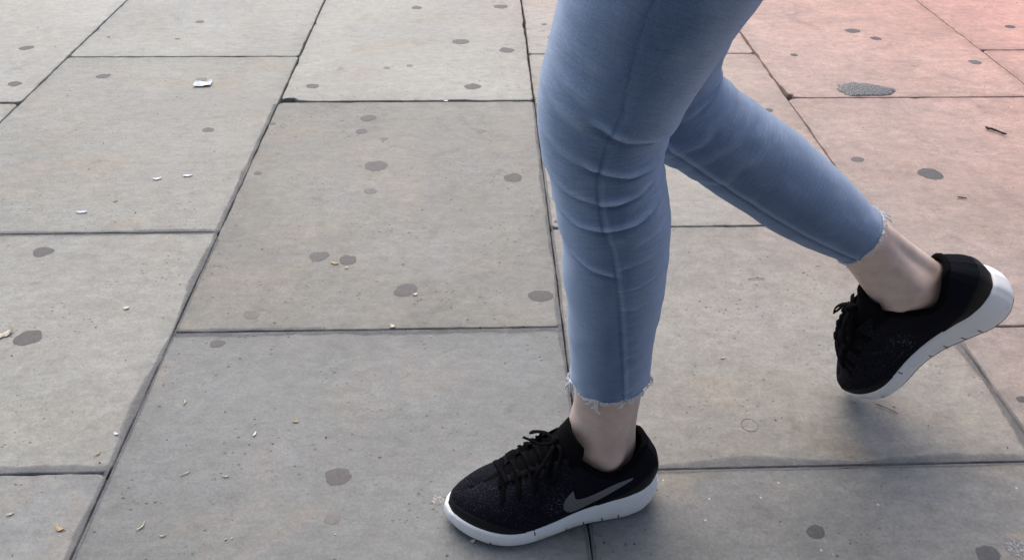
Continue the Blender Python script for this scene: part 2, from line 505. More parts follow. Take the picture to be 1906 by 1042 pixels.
# stone tints (object colour)
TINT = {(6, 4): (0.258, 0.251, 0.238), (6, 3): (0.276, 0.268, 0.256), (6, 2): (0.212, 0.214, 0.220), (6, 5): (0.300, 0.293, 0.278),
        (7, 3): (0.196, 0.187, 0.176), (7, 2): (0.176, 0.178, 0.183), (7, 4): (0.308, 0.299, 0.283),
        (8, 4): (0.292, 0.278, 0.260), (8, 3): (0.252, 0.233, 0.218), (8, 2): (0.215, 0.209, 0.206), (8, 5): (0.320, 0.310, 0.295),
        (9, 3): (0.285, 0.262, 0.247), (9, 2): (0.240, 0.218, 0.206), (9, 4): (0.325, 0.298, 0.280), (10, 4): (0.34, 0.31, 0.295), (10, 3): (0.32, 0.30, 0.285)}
SLABS = []
rs = random.Random(5)
for ci in range(len(LINES) - 1):
    cs = cuts(ci)
    for k in range(len(cs) - 1):
        y0, y1 = cs[k], cs[k + 1]
        ym = (y0 + y1) / 2
        gl, gr = vgap(ci, ym) / 2, vgap(ci + 1, ym) / 2
        gb, gt = HG.get((ci, y0), 0.004) / 2, HG.get((ci, y1), 0.004) / 2
        near = 5 <= ci <= 10 and 0 < ym < 2.9
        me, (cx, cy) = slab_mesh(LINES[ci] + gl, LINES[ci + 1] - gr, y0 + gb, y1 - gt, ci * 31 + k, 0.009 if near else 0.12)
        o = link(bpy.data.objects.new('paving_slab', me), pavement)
        o.location = (cx, cy, rs.uniform(-0.0004, 0.0002))
        o.rotation_euler = (rs.uniform(-1, 1) * 0.0005, rs.uniform(-1, 1) * 0.0005, rs.uniform(-1, 1) * 0.001)
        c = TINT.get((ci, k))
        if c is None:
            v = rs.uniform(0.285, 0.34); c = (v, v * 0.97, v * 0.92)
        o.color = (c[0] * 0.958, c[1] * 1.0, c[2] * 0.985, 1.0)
        SLABS.append((LINES[ci], LINES[ci + 1], y0, y1, o))

def slab_at(x, y):
    for a, b, c, d, o in SLABS:
        if a <= x < b and c <= y < d:
            return o
    return None

def mortar_strip(p0, p1, wid, side, seed, start=0.0016):
    """ragged film of pointing mortar smeared from a joint onto one slab margin"""
    p0, p1 = Vector(p0), Vector(p1)
    d = (p1 - p0); L = d.length; d.normalize()
    nrm = Vector((-d.y, d.x)) * side
    n = int(L / 0.008)
    V, F, A = [], [], []
    cols = ((0.0, 0.9), (0.35, 0.95), (0.7, 0.6), (1.0, 0.0))
    for i in range(n + 1):
        x = L * i / n
        w = 0.85 * wid * (1.0 + 1.0 * noise.noise((x * 7, seed, 1.0)) + 0.45 * noise.noise((x * 26, seed, 4.0)))
        w = max(0.0025, w)
        for q, f in cols:
            pt = p0 + d * x + nrm * (start + w * q)
            V.append((pt.x, pt.y, 0.0005 + 0.0001 * q)); A.append(f)
    for i in range(n):
        for j in range(3):
            a = i * 4 + j
            F.append((a, a + 4, a + 5, a + 1) if side < 0 else (a + 1, a + 5, a + 4, a))
    o = mesh_obj('mortar_joint', V, F, M_MORTAR, pavement)
    at = o.data.attributes.new('film', 'FLOAT', 'POINT')
    at.data.foreach_set('value', A)
    return o

mortar_strip((-1.07, 1.122), (-0.487, 1.122), 0.010, 1, 1)
mortar_strip((-1.07, 1.122), (-0.487, 1.122), 0.005, -1, 11)
mortar_strip((-1.07, 0.601), (-0.488, 0.601), 0.015, 1, 2)
mortar_strip((-0.476, 0.858), (0.113, 0.858), 0.013, -1, 3)
mortar_strip((-0.476, 0.858), (-0.25, 0.858), 0.010, 1, 13)
mortar_strip((0.123, 0.587), (0.720, 0.587), 0.016, 1, 4)
mortar_strip((0.123, 0.587), (0.720, 0.587), 0.006, -1, 14)
mortar_strip((-0.481, 0.075), (-0.481, 1.63), 0.011, 1, 5)
mortar_strip((-0.481, 0.30), (-0.481, 1.10), 0.005, -1, 6)
mortar_strip((0.118, 0.08), (0.118, 1.63), 0.008, 1, 7)
mortar_strip((0.118, 0.08), (0.118, 1.63), 0.006, -1, 17)
mortar_strip((0.727, 0.08), (0.727, 1.05), 0.017, 1, 8)
mortar_strip((0.727, 0.08), (0.727, 0.95), 0.007, -1, 18)

# block added behind the viewer, unseen: only there to shade the near side
def box(bm, a, b):
    vs_ = [bm.verts.new((x, y, z)) for x in (a[0], b[0]) for y in (a[1], b[1]) for z in (a[2], b[2])]
    for f in ((0, 1, 3, 2), (4, 6, 7, 5), (0, 4, 5, 1), (2, 3, 7, 6), (0, 2, 6, 4), (1, 5, 7, 3)):
        bm.faces.new([vs_[i] for i in f])
bm = bmesh.new()
box(bm, (-1.5, -2.6, -0.05), (1.5, -1.6, 7.0))
box(bm, (-1.56, -1.6, 0.0), (1.56, -1.52, 0.6))
box(bm, (-1.56, -1.6, 3.2), (1.56, -1.40, 3.6))
front = bm_obj('shade_block', bm, flat_material('shade_block_dark', (0.06, 0.058, 0.056), 0.8, 0.25, 3), None, False)
tag(front, 'unseen dark block added behind the viewer to shade the near side', 'light blocker')

# flattened gum, each lump stuck to its slab
GUM = [(-1.206,1.964,0.0181,0),(-1.133,1.747,0.0153,0),(-0.938,1.788,0.0170,0),(-0.694,1.767,0.0131,1),(-0.607,1.507,0.0129,0),
 (-0.806,2.150,0.0121,0),(-0.831,2.024,0.0072,0),(-0.416,1.725,0.0155,0),(-0.063,2.001,0.0219,0),(0.062,1.941,0.0201,0),
 (-0.027,1.718,0.0196,0),(-0.199,2.261,0.0160,0),(0.053,2.270,0.0210,0),(-0.246,1.830,0.0095,1),(-0.190,1.843,0.0096,1),
 (-0.263,1.558,0.0182,0),(-0.270,1.495,0.0129,0),(-0.218,1.461,0.0093,1),(-0.223,1.349,0.0230,0),(0.056,1.298,0.0184,0),
 (-0.008,1.494,0.0107,1),(-0.471,1.533,0.0071,0),(-0.457,1.323,0.0075,0),(-0.703,1.225,0.0045,0),(-0.289,1.046,0.0167,0),
 (-0.238,1.035,0.0148,0),(-0.133,0.953,0.0185,0),(0.088,0.932,0.0205,0),(-0.769,1.068,0.0166,0),(-0.697,0.852,0.0202,0),
 (-0.408,0.833,0.0113,0),(-0.372,0.896,0.0126,1),(-0.192,0.587,0.0163,0),(-0.047,0.868,0.0085,1),(-0.189,0.526,0.0097,1),
 (0.390,0.493,0.0110,0),(0.912,1.299,0.0245,0),(0.783,1.359,0.0137,1),(1.052,2.073,0.0202,0),(1.096,2.017,0.0152,0),
 (0.827,1.903,0.0101,0),(1.295,1.854,0.0173,1),(1.528,2.103,0.0159,0),(0.662,1.587,0.0114,0),(0.186,2.030,0.0104,0),
 (0.175,2.126,0.0077,0),(0.583,0.457,0.0146,0),(0.758,0.693,0.0077,0),(0.135,1.143,0.0080,0),(-0.224,1.253,0.0125,1),
 (-0.064,0.549,0.0086,2),(0.620,0.466,0.0128,2)]
def gum_mesh(r, seed):
    rnd = random.Random(seed)
    n = 26
    asp = rnd.uniform(0.72, 0.92)
    V, F = [], []
    rim = []
    for i in range(n):
        a = 2 * math.pi * i / n
        k = 1 + 0.24 * noise.noise((math.cos(a) * 1.1 + seed, math.sin(a) * 1.1, seed * 0.7)) + 0.11 * noise.noise((math.cos(a) * 4, math.sin(a) * 4 + seed, 2.0))
        rim.append((r * k * math.cos(a), r * k * asp * math.sin(a)))
    for s, z in ((1.10, 0.00025), (1.0, 0.00030), (0.90, 0.00040), (0.6, 0.00045)):
        for x, y in rim:
            V.append((x * s, y * s, z))
    for q in range(3):
        for i in range(n):
            j = (i + 1) % n
            F.append((q * n + i, q * n + j, (q + 1) * n + j, (q + 1) * n + i))
    F.append(tuple(3 * n + i for i in range(n)))
    return V, F
bpy.context.view_layer.update()
for i, (x, y, r, k) in enumerate(GUM):
    s = slab_at(x, y)
    V, F = gum_mesh(r, i + 1)
    o = mesh_obj('gum_spot', V, F, M_GUM[k], s)
    at = o.data.attributes.new('film', 'FLOAT', 'POINT')
    at.data.foreach_set('value', [0.0] * 26 + [0.45] * 26 + [1.0] * 52)
    o.location = (x - s.location.x, y - s.location.y, 0.0)
    o.rotation_euler = (0, 0, random.Random(i).uniform(-0.4, 0.4))

# granular mortar patch at the far right joint
V, F = [], []
rp = random.Random(8)
outl = []
for i in range(48):
    a = 2 * math.pi * i / 48
    k = 1 + 0.22 * noise.noise((math.cos(a) * 2, math.sin(a) * 2, 4.0)) + 0.14 * noise.noise((math.cos(a) * 7, math.sin(a) * 7, 6.0))
    outl.append((0.068 * k * math.cos(a) * (1.25 if math.cos(a) > 0 else 0.9), max(-0.031, 0.046 * k * math.sin(a) * (1 if math.cos(a) < 0.5 else 0.75))))
for s, z in ((1.0, -0.001), (0.97, 0.0012), (0.8, 0.0025), (0.4, 0.003)):
    for x, y in outl:
        V.append((x * s, y * s, z + 0.0008 * noise.noise((x * 250, y * 250, s))))
n = 48
for q in range(3):
    for i in range(n):
        j = (i + 1) % n
        F.append((q * n + i, q * n + j, (q + 1) * n + j, (q + 1) * n + i))
F.append(tuple(3 * n + i for i in range(n)))
sl = slab_at(0.93, 1.70)
o = mesh_obj('mortar_patch', V, F, M_PATCH, sl)
at = o.data.attributes.new('film', 'FLOAT', 'POINT')
at.data.foreach_set('value', [0.0] * 48 + [0.55] * 48 + [1.0] * 96)
o.location = (0.925 - sl.location.x, 1.688 - sl.location.y, 0)

# small set-in disc ringed by a fine crack
sl = slab_at(0.356, 0.657)
V, F = [], []
n = 40
for s, z in ((1.0, 0.0002), (0.97, 0.0009), (0.9, 0.0009), (0.87, 0.0002)):
    for i in range(n):
        a = 2 * math.pi * i / n
        V.append((0.0118 * s * math.cos(a), 0.0118 * s * math.sin(a), z * 0.6))
for q in range(3):
    for i in range(n):
        j = (i + 1) % n
        F.append((q * n + i, q * n + j, (q + 1) * n + j, (q + 1) * n + i))
o = mesh_obj('sunken_ring', V, F, M_GUM[1], sl)
at = o.data.attributes.new('film', 'FLOAT', 'POINT')
at.data.foreach_set('value', [0.3] * 40 + [0.6] * 80 + [0.3] * 40)
o.location = (0.356 - sl.location.x, 0.657 - sl.location.y, 0)

# ------------------------------------------------------------------ interpolation helpers
def spline(keys, n):
    """Catmull-Rom through rows of keys by chord length; returns n rows and the chord parameter"""
    K = np.array(keys, float)
    d = np.linalg.norm(np.diff(K[:, :3], axis=0), axis=1)
    s = np.concatenate([[0], np.cumsum(d)])
    m = np.zeros_like(K)
    m[1:-1] = (K[2:] - K[:-2]) / (s[2:] - s[:-2])[:, None]
    m[0] = (K[1] - K[0]) / (s[1] - s[0]); m[-1] = (K[-1] - K[-2]) / (s[-1] - s[-2])
    q = np.linspace(0, s[-1], n)
    i = np.clip(np.searchsorted(s, q, side='right') - 1, 0, len(s) - 2)
    h = (s[i + 1] - s[i])
    t = ((q - s[i]) / h)[:, None]
    h = h[:, None]
    P = (2*t**3 - 3*t**2 + 1) * K[i] + (t**3 - 2*t**2 + t) * h * m[i] + (-2*t**3 + 3*t**2) * K[i + 1] + (t**3 - t**2) * h * m[i + 1]
    return P, q

def interp(x, pts):
    xs = [p[0] for p in pts]; ys = [p[1] for p in pts]
    return np.interp(x, xs, ys)

def smooth_interp(x, pts):
    K = np.array(pts, float)
    xs, ys = K[:, 0], K[:, 1]
    m = np.gradient(ys, xs)
    x = np.clip(x, xs[0], xs[-1])
    i = np.clip(np.searchsorted(xs, x, side='right') - 1, 0, len(xs) - 2)
    h = xs[i + 1] - xs[i]; t = (x - xs[i]) / h
    return (2*t**3 - 3*t**2 + 1) * ys[i] + (t**3 - 2*t**2 + t) * h * m[i] + (-2*t**3 + 3*t**2) * ys[i + 1] + (t**3 - t**2) * h * m[i + 1]

def limb(keys, n_along, n_around, disp=None):
    """lofted limb. key rows: x y z half_depth(front-back) half_width(side). angle 0 = front, pi/2 = side facing -Y.
    returns verts (n_along,n_around,3), wear (n_along,n_around), uv"""
    P, s = spline(keys, n_along)
    C = P[:, :3]
    T = np.gradient(C, axis=0)
    T[:, 1] *= 0.3
    T /= np.linalg.norm(T, axis=1)[:, None]
    front = np.stack([-T[:, 2], np.zeros(len(T)), T[:, 0]], 1)
    front /= np.linalg.norm(front, axis=1)[:, None]
    side = np.tile(np.array([0.0, -1.0, 0.0]), (len(T), 1))
    ph = np.linspace(0, 2 * np.pi, n_around, endpoint=False)
    c, sn = np.cos(ph), np.sin(ph)
    A, B = P[:, 3][:, None], P[:, 4][:, None]
    rad = front[:, None, :] * (A * c)[..., None] + side[:, None, :] * (B * sn)[..., None]
    nrm = front[:, None, :] * (c / A)[..., None] + side[:, None, :] * (sn / B)[..., None]
    nrm /= np.linalg.norm(nrm, axis=2)[..., None]
    S = np.tile(s[:, None], (1, n_around)); PH = np.tile(ph[None, :], (n_along, 1))
    wear_and_light = np.zeros_like(S)
    V = C[:, None, :] + rad
    if disp is not None:
        D, wear_and_light = disp(S, PH, A)
        V = V + nrm * D[..., None]
    return V, wear_and_light, S, PH, A

def limb_faces(n_along, n_around, base=0, cap_start=False, cap_end=False):
    F = []
    for i in range(n_along - 1):
        for j in range(n_around):
            k = (j + 1) % n_around
            F.append((base + i * n_around + j, base + i * n_around + k, base + (i + 1) * n_around + k, base + (i + 1) * n_around + j))
    if cap_start: F.append(tuple(base + j for j in range(n_around))[::-1])
    if cap_end: F.append(tuple(base + (n_along - 1) * n_around + j for j in range(n_around)))
    return F

# ------------------------------------------------------------------ the walker
person = bpy.data.objects.new('person', None)
person.location = (0.10, 0.58, 0.0)
link(person)
tag(person, 'person striding left in cropped blue jeans and black sneakers, seen from the thighs down', 'person')
def to_person(V):
    return np.asarray(V) - np.array([0.10, 0.58, 0.0])

STAND = [(0.1316,0.560,0.2065,0.0419,0.0400),(0.1290,0.560,0.2466,0.0432,0.0420),(0.1266,0.560,0.2976,0.0462,0.0450),
 (0.1226,0.560,0.3544,0.0495,0.0480),(0.1182,0.560,0.4031,0.0502,0.0490),(0.1117,0.560,0.4352,0.0492,0.0495),
 (0.1040,0.560,0.4641,0.0500,0.0510),(0.0998,0.560,0.4877,0.0530,0.0530),(0.0984,0.560,0.5137,0.0565,0.0555),
 (0.1025,0.560,0.5350,0.0603,0.0590),(0.1095,0.561,0.5591,0.0625,0.0610),(0.1185,0.562,0.5862,0.0655,0.0635),
 (0.1255,0.563,0.6071,0.0680,0.0655),(0.146,0.566,0.66,0.076,0.072),(0.178,0.574,0.74,0.088,0.080),(0.200,0.584,0.82,0.094,0.084),(0.212,0.600,0.90,0.096,0.086)]
REAR = [(0.4265,0.690,0.2955,0.0345,0.0370),(0.3980,0.690,0.3134,0.0395,0.0410),(0.3524,0.690,0.3447,0.0465,0.0460),
 (0.3051,0.690,0.3790,0.0495,0.0490),(0.2611,0.690,0.4088,0.0497,0.0500),(0.2210,0.690,0.4350,0.0500,0.0510),
 (0.1850,0.690,0.4650,0.0545,0.0540),(0.1700,0.690,0.5060,0.0590,0.0580),(0.1730,0.688,0.5500,0.0620,0.0620),
 (0.182,0.684,0.60,0.068,0.066),(0.195,0.676,0.68,0.078,0.074),(0.205,0.666,0.78,0.088,0.082),(0.212,0.655,0.90,0.094,0.086)]

FOLDS = [  # (polyline of (h, s), amplitude, width)
 ([(-0.30,0.3350),(-0.216,0.3343),(0.155,0.3267),(0.537,0.3265),(0.831,0.3330),(0.978,0.3473)], 0.0034, 0.0055),
 ([(-0.28,0.2995),(-0.195,0.2990),(0.229,0.2900),(0.659,0.2910),(1.0,0.3008)], 0.0042, 0.0055),
 ([(-0.872,0.3126),(-0.602,0.3060),(-0.278,0.3006)], 0.0020, 0.0060),
 ([(-0.98,0.2867),(-0.61,0.2747),(-0.221,0.2662),(0.30,0.2656),(0.682,0.2721),(1.0,0.2817)], 0.0044, 0.0055),
 ([(-0.977,0.2563),(-0.642,0.2443),(-0.269,0.2399),(0.22,0.2396),(0.626,0.2449),(1.0,0.2572)], 0.0040, 0.0058),
 ([(-1.0,0.2187),(-0.835,0.2027),(-0.544,0.1919),(-0.15,0.1856)], 0.0036, 0.0058),
 ([(-1.0,0.3852),(-0.817,0.3753),(-0.528,0.3691)], 0.0014, 0.0095),
 ([(-1.0,0.3587),(-0.765,0.3508),(-0.466,0.3473)], 0.0018, 0.0085),
 ([(-1.0,0.3380),(-0.767,0.3319),(-0.46,0.3291)], 0.0016, 0.0075),
 ([(-0.042,0.1680),(0.266,0.1690),(0.55,0.1733)], 0.0011, 0.0035),
 ([(-0.015,0.1448),(0.287,0.1425),(0.50,0.1470)], 0.0010, 0.0035),
 ([(-0.044,0.1929),(0.205,0.1963),(0.452,0.1993)], 0.0013, 0.0045),
 ([(0.30,0.2180),(0.70,0.2200),(1.0,0.2280)], 0.0014, 0.0060),
]
SEAM = [(0.0,0.231),(0.0463,0.153),(0.0997,0.035),(0.155,-0.062),(0.1993,-0.163),(0.2361,-0.259),(0.265,-0.254),(0.2917,-0.198),(0.316,-0.098),(0.3495,-0.06),(0.3831,-0.182),(0.4181,-0.257),(0.9,-0.3)]

def vnoise(X, Y, sx, sy, seed):
    """cheap smooth value noise on arrays"""
    rng = np.random.RandomState(seed)
    G = rng.rand(256, 256)
    x = X * sx + 1000; y = Y * sy + 1000
    xi, yi = np.floor(x).astype(int), np.floor(y).astype(int)
    fx, fy = x - xi, y - yi
    fx = fx * fx * (3 - 2 * fx); fy = fy * fy * (3 - 2 * fy)
    g = lambda a, b: G[a % 256, b % 256]
    return (g(xi, yi) * (1 - fx) * (1 - fy) + g(xi + 1, yi) * fx * (1 - fy) + g(xi, yi + 1) * (1 - fx) * fy + g(xi + 1, yi + 1) * fx * fy) - 0.5

def stand_disp(S, PH, A):
    S = S + 0.0085      # fold stations are counted from the finished seam end
    h = -np.cos(PH)
    facing = np.clip(np.sin(PH) * 3 + 0.8, 0, 1)
    D = np.zeros_like(S); W = np.zeros_like(S)
    for pts, amp, w in FOLDS:
        hs = np.array([p[0] for p in pts]); ss = np.array([p[1] for p in pts])
        hx = np.clip(h, hs[0], hs[-1])
        curve = np.interp(hx, hs, ss)
        e0 = np.clip((h - hs[0] + 0.16) / 0.22, 0, 1) if hs[0] > -0.95 else np.ones_like(h)
        e1 = np.clip((hs[-1] + 0.16 - h) / 0.22, 0, 1) if hs[-1] < 0.95 else np.ones_like(h)
        e = (e0 * e0 * (3 - 2 * e0)) * (e1 * e1 * (3 - 2 * e1)) * facing
        e = e * (0.85 + 0.7 * vnoise(h, S, 3.0, 8.0, int(amp * 1e5)))
        e = e * (1 - 0.72 * np.clip((np.abs(h) - 0.72) / 0.28, 0, 1))
        d = S - curve
        ridge = np.exp(-((d - 0.3 * w) / w) ** 2)
        w = w * 0.66
        d = S - curve
        ridge = np.where(d > 0, np.exp(-(np.sqrt((d / (1.9 * w)) ** 2 + 0.04) - 0.2)), np.exp(-(d / (0.50 * w)) ** 2))
        D += 1.35 * amp * e * (ridge - 0.75 * np.exp(-((d + 1.15 * w) / (0.75 * w)) ** 2))
        W += e * np.clip(np.exp(-((d - 0.3 * w) / (0.9 * w)) ** 2), 0, 1) * min(1.0, amp / 0.004) * 0.9  # paler ridges: abrasion, strengthened to paint in fold highlights
    D += 0.0030 * vnoise(h, S, 2.2, 26.0, 3) * (0.4 + 0.6 * np.exp(-((S - 0.28) / 0.12) ** 2))
    D += 0.0011 * vnoise(h, S, 5.0, 70.0, 4)
    # side seam, felled over: groove in front, ridge behind
    hs = np.interp(S, [p[0] for p in SEAM], [p[1] for p in SEAM])
    x = (h - hs) * A
    D += facing * (0.0006 * np.exp(-((x - 0.0035) / 0.0030) ** 4) - 0.0010 * np.exp(-((x + 0.0004) / 0.0010) ** 2))
    pk = np.exp(-((x - 0.008) / 0.010) ** 2) * facing * np.clip(1 - (S - 0.25) / 0.1, 0.15, 1)
    D += 0.0030 * pk * vnoise(h, S, 3, 150, 8)
    W += facing * 0.30 * np.clip(1 - (S - 0.24) / 0.08, 0.15, 1) * np.exp(-((x - 0.0035) / 0.0022) ** 2) - 0.5 * facing * np.exp(-((x + 0.0004) / 0.0013) ** 2)
    W += 0.18 * vnoise(h, S, 4, 40, 12) + 0.95 * np.clip((np.abs(h + 0.08) - 0.16) / 0.72, 0, 1) ** 1.1  # last term: side light painted in as paler front and back edges
    # hem: rolls slightly
    D += 0.0012 * np.exp(-((S - 0.0085) / 0.004) ** 2) * np.sin(PH * 9 + 1)
    return D, np.clip(W, 0, 1)

def rear_disp(S, PH, A):
    h = -np.cos(PH)
    D = 0.0018 * vnoise(h, S, 2.0, 22.0, 21) + 0.0012 * vnoise(h, S, 5.0, 60.0, 22)
    W = 0.15 * vnoise(h, S, 4, 40, 23) + 0.85 * np.clip((h + 0.15) / 1.0, 0, 1)  # last term: light on the upper calf painted in as paler denim
    # folds behind the knee
    facing = np.clip(np.sin(PH) * 3 + 0.8, 0, 1)
    for c0, sl, amp in ((0.255, 0.030, 0.0014), (0.280, 0.022, 0.0022), (0.305, 0.012, 0.0026), (0.225, 0.03, 0.0008)):
        d = S - (c0 - sl * (h + 1) * 0.5 + 0.010 * vnoise(h, S, 2.5, 3.0, int(c0 * 900)))
        D += amp * np.clip(0.3 + 1.6 * (0.5 + vnoise(h, S, 2.0, 5.0, int(c0 * 700))), 0, 1.3) * (np.exp(-(d / 0.006) ** 2) - 0.8 * np.exp(-((d + 0.0085) / 0.005) ** 2)) * facing * 0.7
        W += 0.15 * np.exp(-(d / 0.006) ** 2) * facing
    # inner seam of the far leg
    x = (h + 0.42 + 0.10 * np.sin(S * 9)) * A
    D += facing * (0.0012 * np.exp(-((x - 0.003) / 0.0025) ** 2) - 0.0014 * np.exp(-((x + 0.0004) / 0.0012) ** 2))
    W += facing * 0.55 * np.exp(-((x - 0.0035) / 0.0024) ** 2)
    return D, np.clip(W, 0, 1)

def build_jeans():
    verts, faces, wear_light_vals, uvs = [], [], [], []
    hems = []
    for keys, na, nr, disp in ((STAND, 620, 320, stand_disp), (REAR, 420, 220, rear_disp)):
        V, W, S, PH, A = limb(keys, na, nr, disp)
        base = len(verts)
        # small irregular hem edge
        V[0, :, 2] += 0.0016 * vnoise(PH[0], S[0], 14, 1, 31) + 0.0022 * vnoise(PH[0], S[0], 4, 1, 32)
        hems.append((V[0].copy(), V[3].copy()))
        inner = V[:26:5].copy()
        verts += list(V.reshape(-1, 3))
        faces += limb_faces(na, nr, base, False, True)
        wear_light_vals += list(W.reshape(-1))
        uvs += list(np.stack([PH.reshape(-1) * 0.05, S.reshape(-1)], 1))
        # turned-in inside of the leg opening
        cen = V[0].mean(axis=0)
        b2 = len(verts)
        for r in range(5):
            cc = inner[r].mean(axis=0)
            ring = cc + (inner[r] - cc) * 0.965
            verts += list(ring); wear_light_vals += [0.2] * nr
            uvs += list(np.stack([PH[0] * 0.05, np.full(nr, -0.02 - 0.005 * r)], 1))
        for j in range(nr):
            k = (j + 1) % nr
            faces.append((base + k, base + j, b2 + j, b2 + k))
            for r in range(4):
                faces.append((b2 + r * nr + k, b2 + r * nr + j, b2 + (r + 1) * nr + j, b2 + (r + 1) * nr + k))
    # hips
    hip = [(0.208,0.628,0.78,0.075,0.095),(0.210,0.627,0.84,0.104,0.158),(0.213,0.626,0.90,0.112,0.168),(0.212,0.626,0.96,0.102,0.152),(0.208,0.626,1.02,0.090,0.135)]
    V, W, S, PH, A = limb(hip, 40, 96)
    base = len(verts)
    verts += list(V.reshape(-1, 3)); wear_light_vals += [0.0] * (40 * 96)
    uvs += list(np.stack([PH.reshape(-1) * 0.05, S.reshape(-1)], 1))
    faces += limb_faces(40, 96, base, True, True)
    o = mesh_obj('jeans', to_person(verts), faces, M_DENIM, person)
    me = o.data
    at = me.attributes.new('wear_and_light', 'FLOAT', 'POINT')
    at.data.foreach_set('value', np.array(wear_light_vals, dtype=np.float32))
    uvl = me.uv_layers.new(name='UVMap')
    idx = np.zeros(len(me.loops), dtype=np.int32)
    me.loops.foreach_get('vertex_index', idx)
    uvl.data.foreach_set('uv', np.array(uvs, dtype=np.float32)[idx].reshape(-1))
    tag(o, 'cropped faded blue skinny jeans with frayed raw hems')
    return o, hems
jeans, HEMS = build_jeans()

# ------------------------------------------------------------------ tubes
def tube(points, radii, nseg=6, flat=1.0):
    """verts/faces of a tube along points; flat squashes the second axis"""
    P = [Vector(p) for p in points]
    V, F = [], []
    if not hasattr(radii, '__len__'):
        radii = [radii] * len(P)
    ref = Vector((0, 0, 1))
    for i, p in enumerate(P):
        t = (P[min(i + 1, len(P) - 1)] - P[max(i - 1, 0)])
        if t.length < 1e-9: t = Vector((0, 0, 1))
        t.normalize()
        a = t.cross(ref)
        if a.length < 0.05: a = t.cross(Vector((1, 0, 0)))
        a.normalize(); b = a.cross(t)
        for j in range(nseg):
            q = 2 * math.pi * j / nseg
            V.append(p + a * (math.cos(q) * radii[i]) + b * (math.sin(q) * radii[i] * flat))
    n = len(P)
    for i in range(n - 1):
        for j in range(nseg):
            k = (j + 1) % nseg
            F.append((i * nseg + j, i * nseg + k, (i + 1) * nseg + k, (i + 1) * nseg + j))
    F.append(tuple(range(nseg))[::-1]); F.append(tuple((n - 1) * nseg + j for j in range(nseg)))
    return V, F

def merge(parts):
    V, F = [], []
    for v, f in parts:
        b = len(V)
        V += list(v); F += [tuple(i + b for i in q) for q in f]
    return V, F

def fringe(ring, ring_up, seed, count, long_at, down=Vector((0, 0, -1))):
    rnd = random.Random(seed)
    n = len(ring)
    parts = []
    cen = Vector(ring.mean(axis=0))
    def strand(k, length, rad, curl):
        p = Vector(ring[k]); q = Vector(ring_up[k])
        d = (p - q)
        d.normalize()
        out = (p - cen); out -= d * out.dot(d); out.normalize()
        tan = d.cross(out)
        pts = []
        ph = rnd.uniform(0, 6.28)
        m = 7 if length > 0.006 else 4
        st = p - d * 0.0012 + out * 0.0005
        for i in range(m):
            t = i / (m - 1)
            pts.append(st + d * length * t + out * (0.0018 * math.sin(t * 2.4) + curl * 0.3 * t * t) + tan * (curl * t * t + 0.0012 * math.sin(ph + t * 5) * t))
        parts.append(tube(pts, [rad * (1 - 0.45 * i / (m - 1)) for i in range(m)], 4))
    for i in range(count):
        k = rnd.randrange(n)
        strand(k, rnd.uniform(0.0012, 0.0048) * (1.6 if rnd.random() < 0.12 else 1), rnd.uniform(0.00022, 0.0004), rnd.uniform(-0.003, 0.003))
    for ang, length, curl in long_at:
        k = int((ang % 360) / 360 * n) % n
        for e in range(2):
            strand((k + rnd.randint(-2, 2)) % n, length * rnd.uniform(0.85, 1.1), 0.00115, curl + rnd.uniform(-0.0015, 0.0015))
    return merge(parts)
# angles: 0 = front (towards the toe), 90 = side towards the viewer
V, F = fringe(HEMS[0][0], HEMS[0][1], 4, 420, [(8, 0.020, 0.004), (14, 0.015, -0.003), (60, 0.024, -0.004), (64, 0.018, 0.003), (57, 0.009, 0.003), (104, 0.012, 0.004), (112, 0.010, -0.004), (116, 0.013, -0.003), (172, 0.008, 0.002), (168, 0.010, -0.003), (140, 0.005, 0.002)])
o = mesh_obj('frayed_hem', to_person([tuple(v) for v in V]), F, M_THREAD, jeans)
V, F = fringe(HEMS[1][0], HEMS[1][1], 9, 300, [(170, 0.014, 0.004), (175, 0.012, 0.003), (40, 0.008, 0.002), (20, 0.009, -0.003)])
o = mesh_obj('frayed_hem', to_person([tuple(v) for v in V]), F, M_THREAD, jeans)

# ------------------------------------------------------------------ body (bare ankles; the rest lies inside the clothes)
def stand_skin(S, PH, A):
    D = np.zeros_like(S)
    # S runs from the foot upwards; outer ankle bone, hollow beside the heel tendon
    D += 0.0062 * np.exp(-((S - 0.100) / 0.013) ** 2 - ((PH - 1.85) / 0.30) ** 2)
    D += 0.0016 * np.exp(-((S - 0.135) / 0.03) ** 2 - ((PH - 1.80) / 0.16) ** 2)
    D += 0.0055 * np.exp(-((S - 0.108) / 0.014) ** 2 - ((PH - 4.5) / 0.30) ** 2)
    D -= 0.0050 * np.exp(-((S - 0.125) / 0.035) ** 2 - ((PH - 2.45) / 0.26) ** 2)
    D -= 0.0050 * np.exp(-((S - 0.125) / 0.035) ** 2 - ((PH - 3.85) / 0.26) ** 2)
    D -= 0.0016 * np.exp(-((S - 0.12) / 0.03) ** 2 - ((PH - 0.75) / 0.22) ** 2)
    D += 0.0007 * vnoise(PH, S, 2.5, 40, 51)
    return D, np.zeros_like(S)

def add_frame(p, ax, up_, keys):
    return [tuple(p + ax * k[0] + up_ * k[1]) + (k[2], k[3]) for k in keys]

